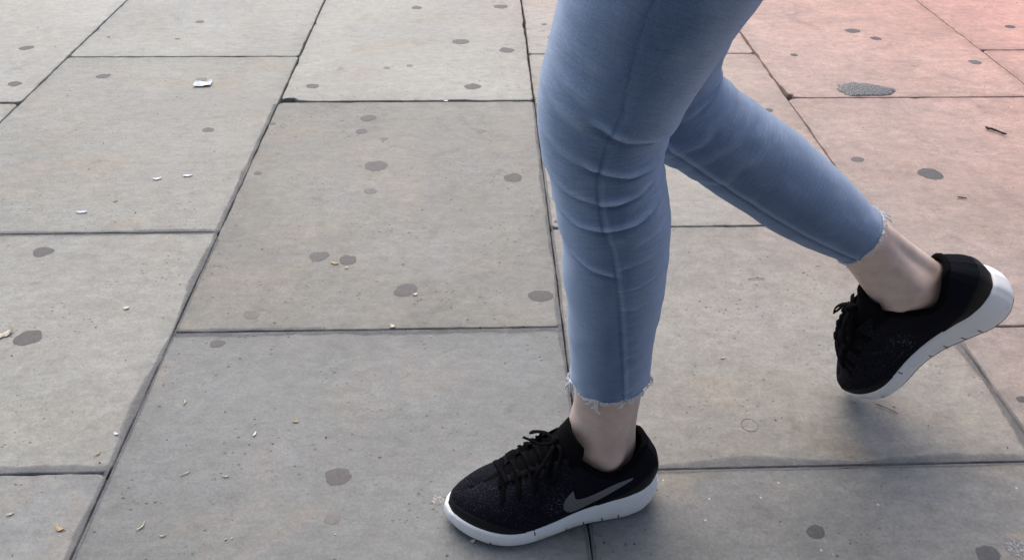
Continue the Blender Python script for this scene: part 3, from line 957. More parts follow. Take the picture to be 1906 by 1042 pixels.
STAND_BODY = [(0.060,0.537,0.040,0.008,0.020),(0.082,0.540,0.048,0.014,0.022),(0.104,0.545,0.058,0.026,0.022),(0.1235,0.549,0.070,0.0400,0.0225),
 (0.1275,0.553,0.088,0.0440,0.0250),(0.1285,0.555,0.105,0.0425,0.0285),(0.1300,0.557,0.128,0.0392,0.0300),(0.1322,0.560,0.155,0.0365,0.0305),(0.1325,0.560,0.180,0.0362,0.0315),
 (0.1300,0.560,0.210,0.0365,0.0335),(0.1275,0.560,0.260,0.0375,0.0365),(0.122,0.560,0.340,0.0425,0.0415),(0.116,0.560,0.41,0.043,0.042),
 (0.106,0.560,0.460,0.041,0.043),(0.099,0.560,0.510,0.047,0.046),(0.115,0.561,0.560,0.055,0.053),(0.140,0.564,0.63,0.064,0.060),(0.178,0.574,0.74,0.075,0.068),(0.202,0.60,0.86,0.08,0.07)]
FAR_HEEL, FAR_TOE, FAR_UP = Vector((0.6310, 0.664, 0.2300)), Vector((-0.54, 0.18, -0.82)), Vector((-0.82, 0.0, 0.54))
ft = FAR_TOE.normalized(); fu = (FAR_UP - ft * FAR_UP.dot(ft)).normalized()
REAR_BODY = [tuple(FAR_HEEL + ft * lx + fu * lz) + (a_, b_) for lx, lz, a_, b_ in
             ((0.125, 0.042, 0.008, 0.016), (0.110, 0.050, 0.014, 0.018), (0.095, 0.060, 0.024, 0.020), (0.081, 0.072, 0.036, 0.0210), (0.073, 0.090, 0.0440, 0.0235), (0.0725, 0.106, 0.0425, 0.0270))]
REAR_BODY += [(0.4660,0.692,0.2600,0.0355,0.0305),(0.4450,0.691,0.2790,0.0330,0.0310),
 (0.4230,0.690,0.2970,0.0315,0.0325),(0.386,0.690,0.3215,0.0335,0.0350),(0.3400,0.690,0.3530,0.0390,0.0395),(0.285,0.690,0.393,0.042,0.042),(0.2210,0.690,0.4380,0.042,0.043),
 (0.1850,0.690,0.4680,0.045,0.046),(0.1720,0.690,0.5060,0.050,0.050),(0.1750,0.688,0.5600,0.054,0.054),(0.195,0.676,0.68,0.066,0.062),(0.208,0.655,0.86,0.078,0.070)]
verts, faces = [], []
for keys, na, dsp in ((STAND_BODY, 260, stand_skin), (REAR_BODY, 220, stand_skin)):
    V, W, S, PH, A = limb(keys, na, 96, dsp)
    base = len(verts)
    verts += list(V.reshape(-1, 3))
    faces += limb_faces(na, 96, base, True, True)
V, W, S, PH, A = limb([(0.205,0.628,0.80,0.07,0.09),(0.207,0.627,0.86,0.092,0.14),(0.208,0.626,0.92,0.094,0.145),(0.205,0.626,1.0,0.08,0.12)], 20, 64)
base = len(verts)
verts += list(V.reshape(-1, 3)); faces += limb_faces(20, 64, base, True, True)
# trunk, neck and head (above the frame)
V, W, S, PH, A = limb([(0.205,0.626,0.96,0.08,0.12),(0.203,0.626,1.08,0.078,0.112),(0.198,0.626,1.22,0.088,0.132),(0.196,0.626,1.34,0.082,0.150),(0.196,0.626,1.41,0.060,0.110),
                       (0.193,0.626,1.445,0.050,0.054),(0.186,0.626,1.49,0.048,0.049),(0.172,0.626,1.53,0.066,0.056),(0.165,0.626,1.58,0.088,0.070),(0.168,0.626,1.64,0.092,0.074),(0.172,0.626,1.69,0.074,0.060),(0.174,0.626,1.715,0.030,0.026)], 120, 64)
hz = V[..., 2]; fr = np.clip(-(V[..., 0] - 0.165) / 0.09, 0, 1)
side_y = (V[..., 1] - 0.626)
V[..., 0] -= 0.020 * np.exp(-((hz - 1.585) / 0.016) ** 2 - (side_y / 0.010) ** 2) * fr          # nose
V[..., 0] += 0.007 * (np.exp(-((hz - 1.615) / 0.011) ** 2 - ((side_y - 0.031) / 0.014) ** 2) + np.exp(-((hz - 1.615) / 0.011) ** 2 - ((side_y + 0.031) / 0.014) ** 2)) * fr   # eye sockets
V[..., 0] -= 0.005 * np.exp(-((hz - 1.552) / 0.006) ** 2 - (side_y / 0.022) ** 2) * fr          # lips
base = len(verts)
verts += list(V.reshape(-1, 3)); faces += limb_faces(120, 64, base, True, True)
body = mesh_obj('body', to_person(verts), faces, M_SKIN, person)
tag(body, 'bare pale ankles between jean hems and sneakers')

# jacket with the hands in its pockets, and hair: above the frame, they shade the thighs
M_JACKET = cloth_material('navy_jacket', (0.030, 0.034, 0.050), 0.85, 500)
M_HAIR = cloth_material('brown_hair', (0.05, 0.03, 0.02), 0.6, 900)
verts, faces = [], []
for keys, na in (([(0.206,0.626,0.90,0.122,0.182),(0.206,0.626,0.98,0.112,0.165),(0.203,0.626,1.08,0.096,0.132),(0.198,0.626,1.22,0.108,0.154),(0.196,0.626,1.33,0.102,0.182),(0.196,0.626,1.40,0.078,0.160),(0.195,0.626,1.445,0.062,0.075),(0.192,0.626,1.475,0.060,0.064)], 70),
                 ([(0.196,0.790,1.395,0.045,0.040),(0.200,0.826,1.36,0.056,0.054),(0.220,0.848,1.24,0.050,0.048),(0.236,0.858,1.12,0.046,0.044),(0.190,0.840,1.03,0.042,0.042),(0.140,0.800,0.98,0.036,0.036)], 50),
                 ([(0.196,0.462,1.395,0.045,0.040),(0.200,0.426,1.36,0.056,0.054),(0.220,0.404,1.24,0.050,0.048),(0.236,0.394,1.12,0.046,0.044),(0.190,0.412,1.03,0.042,0.042),(0.140,0.452,0.98,0.036,0.036)], 50)):
    V, W, S, PH, A = limb(keys, na, 48, lambda S, PH, A: (0.006 * vnoise(PH, S, 1.6, 18, 61), S * 0))
    base = len(verts)
    verts += list(V.reshape(-1, 3)); faces += limb_faces(na, 48, base, True, True)
mesh_obj('jacket', to_person(verts), faces, M_JACKET, person)
V, W, S, PH, A = limb([(0.215,0.626,1.44,0.040,0.062),(0.205,0.626,1.52,0.062,0.076),(0.198,0.626,1.60,0.074,0.086),(0.190,0.626,1.66,0.084,0.086),(0.182,0.626,1.705,0.076,0.068),(0.178,0.626,1.735,0.030,0.028)], 40, 48,
                      lambda S, PH, A: (0.003 * vnoise(PH, S, 9, 14, 62), S * 0))
mesh_obj('hair', to_person(V.reshape(-1, 3)), limb_faces(40, 48, 0, True, True), M_HAIR, person)

# ------------------------------------------------------------------ sneakers
LEN = 0.257
LAT = [(0,0.0),(0.006,0.009),(0.03,0.0205),(0.07,0.0285),(0.14,0.0335),(0.25,0.0355),(0.40,0.0385),(0.55,0.0465),(0.67,0.0515),(0.76,0.0500),(0.85,0.0420),(0.92,0.0305),(0.965,0.0190),(0.99,0.0092),(1.0,0.0)]
MED = [(0,0.0),(0.006,0.009),(0.03,0.0205),(0.07,0.0280),(0.14,0.0325),(0.25,0.0310),(0.40,0.0295),(0.55,0.0340),(0.67,0.0405),(0.76,0.0415),(0.85,0.0360),(0.92,0.0265),(0.965,0.0170),(0.99,0.0086),(1.0,0.0)]
ZBOT = [(0,0.010),(0.05,0.004),(0.12,0.0),(0.40,0.0),(0.72,0.0),(0.86,0.002),(0.95,0.006),(1.0,0.010)]
ZTOP = [(0,0.048),(0.05,0.046),(0.12,0.043),(0.25,0.0380),(0.34,0.0330),(0.42,0.0285),(0.50,0.0245),(0.60,0.0215),(0.70,0.0210),(0.78,0.0225),(0.86,0.0250),(0.93,0.0265),(1.0,0.0275)]
RIDGE = [(0.46,0.122),(0.54,0.1080),(0.62,0.0945),(0.70,0.0805),(0.78,0.0665),(0.84,0.0565),(0.90,0.0465)]
COLLAR_Z = [(0,0.106),(0.03,0.1055),(0.07,0.099),(0.13,0.0890),(0.19,0.0810),(0.25,0.0780),(0.31,0.0830),(0.36,0.093),(0.41,0.1050),(0.46,0.1130),(0.52,0.1085),(0.60,0.0970),(0.70,0.0805)]
COLLAR_Y = [(0,0.0),(0.006,0.007),(0.03,0.0150),(0.07,0.0215),(0.13,0.0270),(0.19,0.0295),(0.25,0.0300),(0.31,0.0290),(0.37,0.0270),(0.44,0.0240),(0.52,0.0200),(0.62,0.0150),(0.72,0.0065),(0.76,0.0)]

class Table:
    """smooth curve sampled once"""
    def __init__(self, pts):
        self.a = [float(v) for v in smooth_interp(np.linspace(pts[0][0], pts[-1][0], 1601), pts)]
        self.x0, self.x1 = pts[0][0], pts[-1][0]
    def __call__(self, x):
        q = (min(max(x, self.x0), self.x1) - self.x0) / (self.x1 - self.x0) * 1600
        i = min(1599, int(q))
        return self.a[i] + (self.a[i + 1] - self.a[i]) * (q - i)
LAT, MED, ZBOT, ZTOP, RIDGE, COLLAR_Z, COLLAR_Y = [Table(t) for t in (LAT, MED, ZBOT, ZTOP, RIDGE, COLLAR_Z, COLLAR_Y)]

def width(s, side):
    return max(0.0, (LAT if side > 0 else MED)(s)) if 0 < s < 1 else 0.0
def f1(s, tab):
    return tab(s)
def stations(n):
    return [0.5 - 0.5 * math.cos(math.pi * i / (n - 1)) for i in range(n)]

def upper_point(s, t, side):
    """point of the upper: s along the foot (0 heel, 1 toe), t up from the midsole edge to the collar/ridge"""
    w = max(0.0, width(s, side))
    bx, by, bz = s * LEN, side * w * 0.955, f1(s, ZTOP) - 0.003
    if s <= 0.005: by = 0.0
    # pull the base in from the very ends
    bx = 0.004 + bx * (1 - 0.008 / LEN)
    if s < 0.76:
        ty = side * max(0.0, COLLAR_Y(s))
        if s < 0.70:
            tz = f1(s, COLLAR_Z)
        else:
            tz = f1(s, RIDGE)
        tx = s * LEN
        if s < 0.278:
            tx = 0.020 + s * LEN * 0.72
    else:
        ty = 0.0
        k = (s - 0.76) / 0.24
        sr = 0.76 + 0.115 * k
        tz = f1(sr, RIDGE)
        tx = sr * LEN
    e = min(1.0, max(0.0, (s - 0.30) / 0.28))
    e = e * e * (3 - 2 * e)
    ax = (1 - e) * (0.15 * t + 0.85 * t ** 2.0) + e * (1 - math.cos(math.pi / 2 * t) ** 0.92)
    az = (1 - e) * t + e * math.sin(math.pi / 2 * t) ** 0.86
    x = bx + (tx - bx) * ax
    y = by + (ty - by) * ax
    z = bz + (tz - bz) * az
    bulge = (1 - e) * math.sin(math.pi * t)
    y += side * 0.0030 * bulge * min(1, w / 0.02)
    if s < 0.10:
        x -= 0.0055 * math.sin(math.pi * min(1, t * 1.05)) * (1 - s / 0.10)
    return Vector((x, y, z))

def upper_normal(s, t, side):
    d = 0.004
    s0, s1 = max(0.0, s - d), min(1.0, s + d)
    t0, t1 = max(0.0, t - 0.02), min(1.0, t + 0.02)
    a = upper_point(s1, t, side) - upper_point(s0, t, side)
    b = upper_point(s, t1, side) - upper_point(s, t0, side)
    n = a.cross(b) * side * -1.0
    if n.length < 1e-12: return Vector((0, 0, 1))
    n.normalize()
    ref = upper_point(s, t, side) - Vector((min(max(s, 0.12), 0.85) * LEN, 0, 0.03))
    return n if n.dot(ref) > 0 else -n

def flex(v, ang):
    """bend the toes upward about the ball of the foot"""
    if ang == 0: return v
    v = Vector(v)
    x0, ramp = (0.60 * LEN, 0.16 * LEN) if ang > 0 else (0.44 * LEN, 0.24 * LEN)
    if v.x <= x0: return v
    a = ang * min(1.0, (v.x - x0) / ramp) if v.x < x0 + ramp else ang
    dx = v.x - x0
    eff = a if v.x > x0 + ramp else a
    k = min(1.0, dx / ramp)
    # integrate the curved part approximately
    cx = x0; cz = 0.012
    ang_here = ang * k
    mid = ang * k * 0.5
    if dx <= ramp:
        px = x0 + dx * math.cos(mid); pz = cz + dx * math.sin(mid)
    else:
        px = x0 + ramp * math.cos(ang * 0.5) + (dx - ramp) * math.cos(ang)
        pz = cz + ramp * math.sin(ang * 0.5) + (dx - ramp) * math.sin(ang)
    h = v.z - cz
    return Vector((px - h * math.sin(ang_here), v.y, pz + h * math.cos(ang_here)))

def grid_faces(nr, nc, base=0):
    return [(base + i * nc + j, base + i * nc + j + 1, base + (i + 1) * nc + j + 1, base + (i + 1) * nc + j) for i in range(nr - 1) for j in range(nc - 1)]

SWOOSH = [(0.485,0.0540),(0.482,0.0460),(0.468,0.0390),(0.445,0.0352),(0.420,0.0355),(0.385,0.0390),(0.335,0.0465),(0.280,0.0550),(0.225,0.0635),(0.165,0.0725),(0.160,0.0745),(0.175,0.0748),
          (0.235,0.0702),(0.290,0.0650),(0.330,0.0610),(0.370,0.0575),(0.405,0.0560),(0.428,0.0580),(0.440,0.0635),(0.441,0.0735),(0.462,0.0680),(0.478,0.0615)]

def build_sneaker(mirror, bend, label):
    my = -1.0 if mirror else 1.0
    def fin(vs):
        out = []
        for v in vs:
            w = flex(v, bend)
            out.append((w.x, w.y * my, w.z))
        return out
    def part(name, V, F, m, parent, smooth=True):
        bm = bmesh.new()
        bv = [bm.verts.new(p) for p in fin(V)]
        for f in F:
            try: bm.faces.new([bv[i] for i in f])
            except ValueError: pass
        bmesh.ops.remove_doubles(bm, verts=bm.verts, dist=0.00002)
        return bm_obj(name, bm, m, parent, smooth)
    # upper: two flanks
    ns, nt = 110, 30
    st = stations(ns)
    V, F = [], []
    for side in (1, -1):
        base = len(V)
        for s in st:
            for k in range(nt):
                V.append(upper_point(s, k / (nt - 1), side))
        F += grid_faces(ns, nt, base)
    shoe = part('sneaker', V, F, M_KNIT, person)
    tag(shoe, label)
    bvh = BVHTree.FromPolygons([tuple(v) for v in V], F)
    # lining below the collar
    V, F = [], []
    sc = [0.46 * (0.5 - 0.5 * math.cos(math.pi * i / 40)) for i in range(41)]
    loop = [(s, -1) for s in reversed(sc)] + [(s, 1) for s in sc[1:]]
    for s, side in loop:
        p = upper_point(s, 1.0, side)
        inw = Vector((0.26 * LEN, 0, p.z)) - p
        inw.normalize()
        for q, dz in ((0.0, 0.0), (0.0045, -0.001), (0.006, -0.008), (0.0055, -0.02), (0.004, -0.034)):
            V.append(p + inw * q + Vector((0, 0, dz)))
    F = grid_faces(len(loop), 5)
    part('lining', V, F, M_BLACK, shoe)
    # padded collar roll
    P = []
    for s, side in loop:
        p = upper_point(s, 1.0, side)
        inw = Vector((0.28 * LEN, 0, p.z)) - p
        inw.normalize()
        P.append(p + inw * 0.0022 + Vector((0, 0, -0.0012)))
    V, F = tube(P, 0.0040, 10)
    part('collar', V, F, M_BLACK, shoe)
    # tongue
    V, F = [], []
    spine = [(0.82,0.0605,0.008),(0.74,0.0735,0.016),(0.66,0.0870,0.021),(0.58,0.1010,0.0245),(0.52,0.1115,0.0270),(0.485,0.1205,0.0290),(0.465,0.1290,0.0285),(0.452,0.1360,0.0270),(0.446,0.1400,0.0220)]
    sp, _ = spline([(a * LEN, 0, b, c, 0) for a, b, c in spine], 46)
    nw = 19
    for r in sp:
        for j in range(nw):
            q = -1 + 2 * j / (nw - 1)
            V.append(Vector((r[0] - 0.010 * (q * q) * (1 if r[2] > 0.09 else 0.2), q * r[3], r[2] - 0.0105 * q * q * (r[3] / 0.027))))
    F = grid_faces(46, nw)
    b2 = len(V)
    V += [v + Vector((-0.0040, 0, -0.0045)) for v in V[:b2]]
    F += [tuple(reversed(tuple(i + b2 for i in f))) for f in grid_faces(46, nw)]
    rim = [j for j in range(nw)] + [i * nw + nw - 1 for i in range(1, 46)] + [45 * nw + j for j in range(nw - 2, -1, -1)] + [i * nw for i in range(44, 0, -1)]
    for a, b in zip(rim, rim[1:] + rim[:1]):
        F.append((b, a, a + b2, b + b2))
    tongue = part('tongue', V, F, M_BLACK, shoe)
    tb = BVHTree.FromPolygons([tuple(v) for v in V], F)
    def top_z(x, y):
        best = None
        for tree in (bvh, tb):
            h = tree.ray_cast(Vector((x, y, 0.3)), Vector((0, 0, -1)))
            if h[0] is not None and (best is None or h[0].z > best): best = h[0].z
        return best if best is not None else 0.06
    # midsole
    V, F = [], []
    prof = [(0.90,0.0,0.0),(0.985,0.0,0.002),(1.045,0.16,0.0),(1.075,0.36,0.0),(1.062,0.62,0.0),(1.020,0.88,0.0),(0.985,1.0,0.0),(0.94,1.02,0.0)]
    ring = [(s, 1) for s in stations(90)] + [(s, -1) for s in reversed(stations(90)[1:-1])]
    for s, side in ring:
        w = max(0.0, width(s, side))
        z0, z1 = f1(s, ZBOT), f1(s, ZTOP)
        flare = 1.0 + 0.35 * max(0, 1 - abs(s - 0.1) / 0.2)
        for m_, k, dz in prof:
            ex = (m_ - 1.0) * 0.034
            tang = math.cos(math.pi * s)
            V.append(Vector((s * LEN - ex * tang * (1 if abs(tang) > 0.0 else 0) * flare * (abs(tang) ** 6), side * (w + ex * flare * (1 - abs(tang) ** 8)) if w > 0 else 0.0, z0 + (z1 - z0) * k + dz)))
    nr, nc = len(ring), len(prof)
    for i in range(nr):
        for j in range(nc - 1):
            i2 = (i + 1) % nr
            F.append((i * nc + j, i * nc + j + 1, i2 * nc + j + 1, i2 * nc + j))
    F.append(tuple(i * nc for i in range(nr))); F.append(tuple(i * nc + nc - 1 for i in range(nr))[::-1])
    sole = part('midsole', V, F, M_FOAM, shoe)
    sbv = BVHTree.FromPolygons([tuple(v) for v in V], F)
    # thin rubber outsole pads
    V, F = [], []
    for s, side in ring:
        w = max(0.0, width(s, side))
        z0 = f1(s, ZBOT)
        for k, z in ((0.93, 0.0012), (0.95, -0.0010), (0.90, -0.0016)):
            V.append(Vector((LEN * (0.5 + (s - 0.5) * (0.96 + 0.03 * k)), side * w * k, z0 + z)))
    for i in range(nr):
        i2 = (i + 1) % nr
        for j in range(2):
            F.append((i * 3 + j, i * 3 + j + 1, i2 * 3 + j + 1, i2 * 3 + j))
    F.append(tuple(i * 3 + 2 for i in range(nr)))
    part('outsole', V, F, M_OUTSOLE, shoe)
    # flex grooves: thin dark strips set on the foam edge
    for sg, za, zb in ((0.615, 0.0155, 0.0225), (0.46, 0.003, 0.0105), (0.375, 0.003, 0.0120), (0.285, 0.003, 0.0120), (0.205, 0.003, 0.0120), (0.815, 0.004, 0.0100)):
        for side in (1, -1):
            V, F = [], []
            for dx in (-0.0007, 0.0007):
                for q in range(5):
                    z = za + (zb - za) * q / 4
                    h = sbv.ray_cast(Vector((sg * LEN + dx, side * 0.12, z)), Vector((0, -side, 0)))
                    y = h[0].y if h[0] is not None else side * width(sg, side)
                    V.append(Vector((sg * LEN + dx + (z - za) * 0.15, y + side * 0.0003, z)))
                    V.append(Vector((sg * LEN + dx + (z - za) * 0.15, y - side * 0.003, z)))
            F = []
            for q in range(4):
                F.append((q * 2, q * 2 + 2, 10 + q * 2 + 2, 10 + q * 2))
                F.append((q * 2 + 1, q * 2 + 3, q * 2 + 2, q * 2)); F.append((10 + q * 2, 10 + q * 2 + 2, 10 + q * 2 + 3, 10 + q * 2 + 1))
            part('flex_groove', V, F, M_GROOVE, shoe, False)
    # toe guard and heel counter: thin films over the upper
    def film(name, m, srange, top, off=0.0007):
        V, F = [], []
        for side in (1, -1):
            base = len(V)
            ss = [srange[0] + (srange[1] - srange[0]) * i / 60 for i in range(61)]
            for s in ss:
                tm = top(s)
                for k in range(12):
                    t = tm * k / 11
                    o_ = off * (1.0 if k < 10 else (0.7 if k == 10 else -0.4))
                    V.append(upper_point(s, t, side) + upper_normal(min(max(s, 0.004), 0.996), t, side) * o_)
            F += grid_faces(61, 12, base)
        part(name, V, F, m, shoe)
    film('toe_guard', M_GUARD, (0.66, 1.0), lambda s: 0.02 + 0.32 * min(1, max(0, (s - 0.66) / 0.30)) ** 0.8)
    film('heel_counter', M_COUNTER, (0.0, 0.33), lambda s: 0.46 * (1 - max(0, (s - 0.05) / 0.28) ** 1.4) + 0.02)
    # side logo on the outer flank
    bm = bmesh.new()
    vsx = [bm.verts.new((s * LEN, 0.0, z)) for s, z in SWOOSH]
    bm.faces.new(vsx)
    bmesh.ops.triangulate(bm, faces=bm.faces)
    for _ in range(3):
        bmesh.ops.subdivide_edges(bm, edges=[e for e in bm.edges if e.calc_length() > 0.004], cuts=1)
        bmesh.ops.triangulate(bm, faces=bm.faces)
    V, F = [], []
    bm.verts.ensure_lookup_table(); bm.verts.index_update()
    for v in bm.verts:
        h = bvh.ray_cast(Vector((v.co.x, 0.12, v.co.z)), Vector((0, -1, 0)))
        if h[0] is None:
            V.append(Vector((v.co.x, 0.034, v.co.z)))
        else:
            nn = h[1] if h[1].y > 0 else -h[1]
            V.append(h[0] + nn * 0.0013)
    F = [tuple(v.index for v in f.verts) for f in bm.faces]
    bm.free()
    part('side_logo', V, F, M_LOGO, shoe)
    # webbing loops that carry the laces
    for side in (1, -1):
        for s0, s1 in ((0.735, 0.760), (0.675, 0.685), (0.615, 0.610), (0.555, 0.535)):
            V, F = [], []
            for i in range(12):
                t = 0.98 - 0.42 * i / 11
                s = s0 + (s1 - s0) * i / 11
                for dq in (-0.013, -0.009, 0.0, 0.009, 0.013):
                    hh = 0.0002 if abs(dq) > 0.01 else 0.0014
                    V.append(upper_point(s + dq, t, side) + upper_normal(s + dq, t, side) * hh)
            part('lace_loop', V, grid_faces(12, 5), M_LACE, shoe)
    # laces
    def lace(path, r=0.0029, flat=0.32):
        V, F = tube(path, r, 8, flat)
        part('lace', V, F, M_LACE, shoe)
    rows = [0.755, 0.700, 0.645, 0.590, 0.540]
    for i, s in enumerate(rows):
        for sg in ((1, -1) if i < 4 else (1,)):
            path = []
            for q in range(15):
                k = -1 + 2 * q / 14
                y = k * (0.0185 + 0.008 * (1 - (s - 0.53) / 0.23))
                x = (s - 0.032 * (0.5 + 0.5 * k * sg) * (1 if i < 4 else 0)) * LEN
                path.append(Vector((x, y, top_z(x, y) + 0.0022 + (0.0012 if sg > 0 else 0.0))))
            lace(path)
    # bow: knot, two loops, two ends
    xk = 0.505 * LEN; zk = top_z(xk, 0) + 0.004
    K = Vector((xk, 0.002, zk))
    V, F = tube([K + Vector((-0.004, -0.005, -0.001)), K + Vector((0, 0, 0.003)), K + Vector((0.004, 0.005, -0.001))], [0.0032, 0.0046, 0.0032], 8)
    part('lace_knot', V, F, M_LACE, shoe)
    def bez(pts, n=18):
        Kp, _ = spline([tuple(p) + (0, 0) for p in pts], n)
        return [Vector(r[:3]) for r in Kp]
    lace(bez([K, K + Vector((0.006, 0.012, 0.002)), K + Vector((0.018, 0.024, -0.007)), K + Vector((0.026, 0.029, -0.017)), K + Vector((0.020, 0.032, -0.020)), K + Vector((0.009, 0.021, -0.009)), K + Vector((0.0, 0.004, 0.0))], 26), 0.0023, 0.5)
    lace(bez([K, K + Vector((0.006, -0.010, 0.003)), K + Vector((0.015, -0.020, -0.003)), K + Vector((0.022, -0.027, -0.013)), K + Vector((0.018, -0.030, -0.014)), K + Vector((0.006, -0.016, -0.002)), K + Vector((0, -0.003, 0.001))], 26), 0.0023, 0.5)
    if not mirror: lace(bez([K, K + Vector((0.008, 0.004, 0.004)), K + Vector((0.018, 0.002, 0.003)), K + Vector((0.027, -0.004, 0.004)), K + Vector((0.034, -0.010, 0.003))]), 0.0019, 0.6)
    lace(bez([K, K + Vector((-0.004, 0.014, 0.002)), K + Vector((0.002, 0.028, -0.012)), K + Vector((0.010, 0.036, -0.026))]), 0.0021, 0.5)
    return shoe

def place(shoe, heel, toe_dir, up_dir):
    x = Vector(toe_dir).normalized()
    z = Vector(up_dir); z = (z - x * z.dot(x)).normalized()
    y = z.cross(x)
    h = Vector(heel) - Vector((0.10, 0.58, 0.0))
    shoe.matrix_local = Matrix(((x.x, y.x, z.x, h.x), (x.y, y.y, z.y, h.y), (x.z, y.z, z.z, h.z), (0, 0, 0, 1)))

near_shoe = build_sneaker(False, 0.0, 'black knit sneaker with white sole planted flat on the slabs')
place(near_shoe, (0.2025, 0.5575, 0.0022), (-0.2550, -0.0340, 0.0), (0, 0, 1))
far_shoe = build_sneaker(True, R(-20), 'black sneaker with white sole lifted at the heel')
place(far_shoe, FAR_HEEL, FAR_TOE, FAR_UP)

# ------------------------------------------------------------------ litter
def strip(length, wid, curl, seed, thick=0.0006, ragged=0.25, lift=0.0009):
    rnd = random.Random(seed)
    n = 9
    V, F = [], []
    for i in range(n):
        t = i / (n - 1)
        x = (t - 0.5) * length
        w = wid * 0.5 * (math.sin(math.pi * min(1, max(0.06, t * 0.94 + 0.03))) ** 0.5) * (1 + rnd.uniform(-ragged, ragged))
        z = lift * (4 * (t - 0.5) ** 2) + 0.0006
        y = curl * (t - 0.5) ** 2 * 4
        for q, zz in ((-w, 0), (0, lift * 0.35), (w, 0)):
            V.append((x, y + q, z + zz + 0.0004 * rnd.uniform(-1, 1)))
    m = n * 3
    V += [(a, b, c + thick) for a, b, c in V]
    for i in range(n - 1):
        for j in range(2):
            a = i * 3 + j
            F.append((a, a + 3, a + 4, a + 1))
            F.append((m + a, m + a + 1, m + a + 4, m + a + 3))
        F.append((i * 3, m + i * 3, m + i * 3 + 3, i * 3 + 3))
        F.append((i * 3 + 2, i * 3 + 5, m + i * 3 + 5, m + i * 3 + 2))
    e = (n - 1) * 3
    F += [(0, 1, m + 1, m), (1, 2, m + 2, m + 1), (e, m + e, m + e + 1, e + 1), (e + 1, m + e + 1, m + e + 2, e + 2)]
    return V, F
def paper(lx, ly, seed):
    rnd = random.Random(seed)
    n, m = 12, 8
    V, F = [], []
    for i in range(n):
        for j in range(m):
            u, v = i / (n - 1) - 0.5, j / (m - 1) - 0.5
            k = 1 - 0.22 * (abs(u) < 0.2) * (v > 0.2)
            x = lx * u + 0.12 * ly * v + 0.0008 * rnd.uniform(-1, 1)
            y = ly * v * k + 0.12 * lx * u * u + 0.0008 * rnd.uniform(-1, 1)
            V.append((x, y, 0.0022 + 0.0042 * noise.noise((u * 3.2, v * 2.6, seed)) + 0.0032 * abs(u)))
    b = len(V)
    V += [(x, y, z + 0.0003) for x, y, z in V]
    for f in [(i * m + j, (i + 1) * m + j, (i + 1) * m + j + 1, i * m + j + 1) for i in range(n - 1) for j in range(m - 1)]:
        F.append(f[::-1]); F.append(tuple(q + b for q in f))
    return V, F
def twig(length, r, bend, seed):
    rnd = random.Random(seed)
    pts = []
    for i in range(8):
        t = i / 7
        pts.append(((t - 0.5) * length, bend * math.sin(t * 3.0) + rnd.uniform(-1, 1) * r * 0.6, r + 0.0004 + rnd.random() * r * 0.4))
    return tube(pts, [r * (0.75 + 0.4 * rnd.random()) * (0.6 if i in (0, 7) else 1) for i in range(8)], 6)

def litter(name, geom, m, x, y, rot, label, cat, group=None):
    V, F = geom
    o = mesh_obj(name, [tuple(v) for v in V], F, m, None, False)
    o.location = (x, y, 0.0006)
    if 'twig' not in name and 'paper' not in name: o.scale = (0.85, 0.75, 0.8)
    o.rotation_euler = (0, 0, R(rot))
    tag(o, label, cat, group)
    return o

litter('paper_scrap', paper(0.040, 0.026, 1), M_PAPER, -0.6815, 1.736, 8, 'crumpled white paper scrap on the pale slab at upper left', 'paper')
litter('paper_shred', strip(0.018, 0.006, 0.001, 2), M_PAPER, -0.5934, 1.3147, 8, 'thin white paper shred close to the long joint, right one of a pair', 'paper', 'white paper shreds')
litter('paper_shred', strip(0.016, 0.006, 0.002, 3), M_PAPER, -0.650, 1.3035, 14, 'thin white paper shred, left one of the pair on the upper left slab', 'paper', 'white paper shreds')
litter('paper_shred', strip(0.020, 0.005, 0.001, 4), M_PAPER, -0.7515, 1.1883, 3, 'thin white paper shred nearest the left cross joint', 'paper', 'white paper shreds')
litter('dry_leaf', strip(0.036, 0.013, 0.006, 5, 0.0012, 0.4, 0.005), M_LEAFPALE, -0.7350, 0.8567, 30, 'crumpled tan dry leaf beside the big gum spot at the left edge', 'leaf', 'dry leaf fragments')
litter('dry_leaf', strip(0.011, 0.008, 0.001, 6), M_LEAFPALE, -0.5729, 0.9161, 0, 'tiny cream leaf flake alone on the left middle slab', 'leaf', 'dry leaf fragments')
litter('dry_leaf', strip(0.018, 0.006, 0.003, 7, 0.001), M_LEAF, -0.2608, 1.0247, -18, 'curled yellow leaf fragment between two gum spots', 'leaf', 'dry leaf fragments')
litter('dry_leaf', strip(0.007, 0.005, 0.001, 8), M_LEAFPALE, -0.238, 1.0124, 20, 'tiny cream leaf crumb just below the pair of gum spots', 'leaf', 'dry leaf fragments')
litter('dry_leaf', strip(0.010, 0.008, 0.002, 9, 0.001), M_LEAFPALE, -0.1473, 0.8640, -35, 'small tan leaf fragment lying on the middle cross joint', 'leaf', 'dry leaf fragments')
litter('dry_leaf', strip(0.016, 0.005, 0.005, 10, 0.0008), M_LEAF, -0.5103, 0.520, -28, 'brown curled leaf fragment in the bottom left corner', 'leaf', 'dry leaf fragments')
litter('straw_bit', strip(0.016, 0.0024, 0.004, 11), M_STRAW, -0.4134, 0.521, 62, 'pale bent straw bit standing upright in view at bottom left', 'straw', 'pale straw bits')
litter('straw_bit', strip(0.009, 0.0024, 0.003, 12), M_STRAW, -0.3851, 0.5074, 10, 'short pale straw bit, lowest of those at bottom left', 'straw', 'pale straw bits')
litter('straw_bit', strip(0.015, 0.0018, 0.001, 13), M_STRAW, -0.3851, 0.5955, 32, 'thin slanting pale straw bit on the large lower slab', 'straw', 'pale straw bits')
litter('straw_bit', strip(0.012, 0.0024, 0.0006, 14), M_STRAW, -0.3332, 0.5901, -3, 'level pale straw bit on the large lower slab', 'straw', 'pale straw bits')
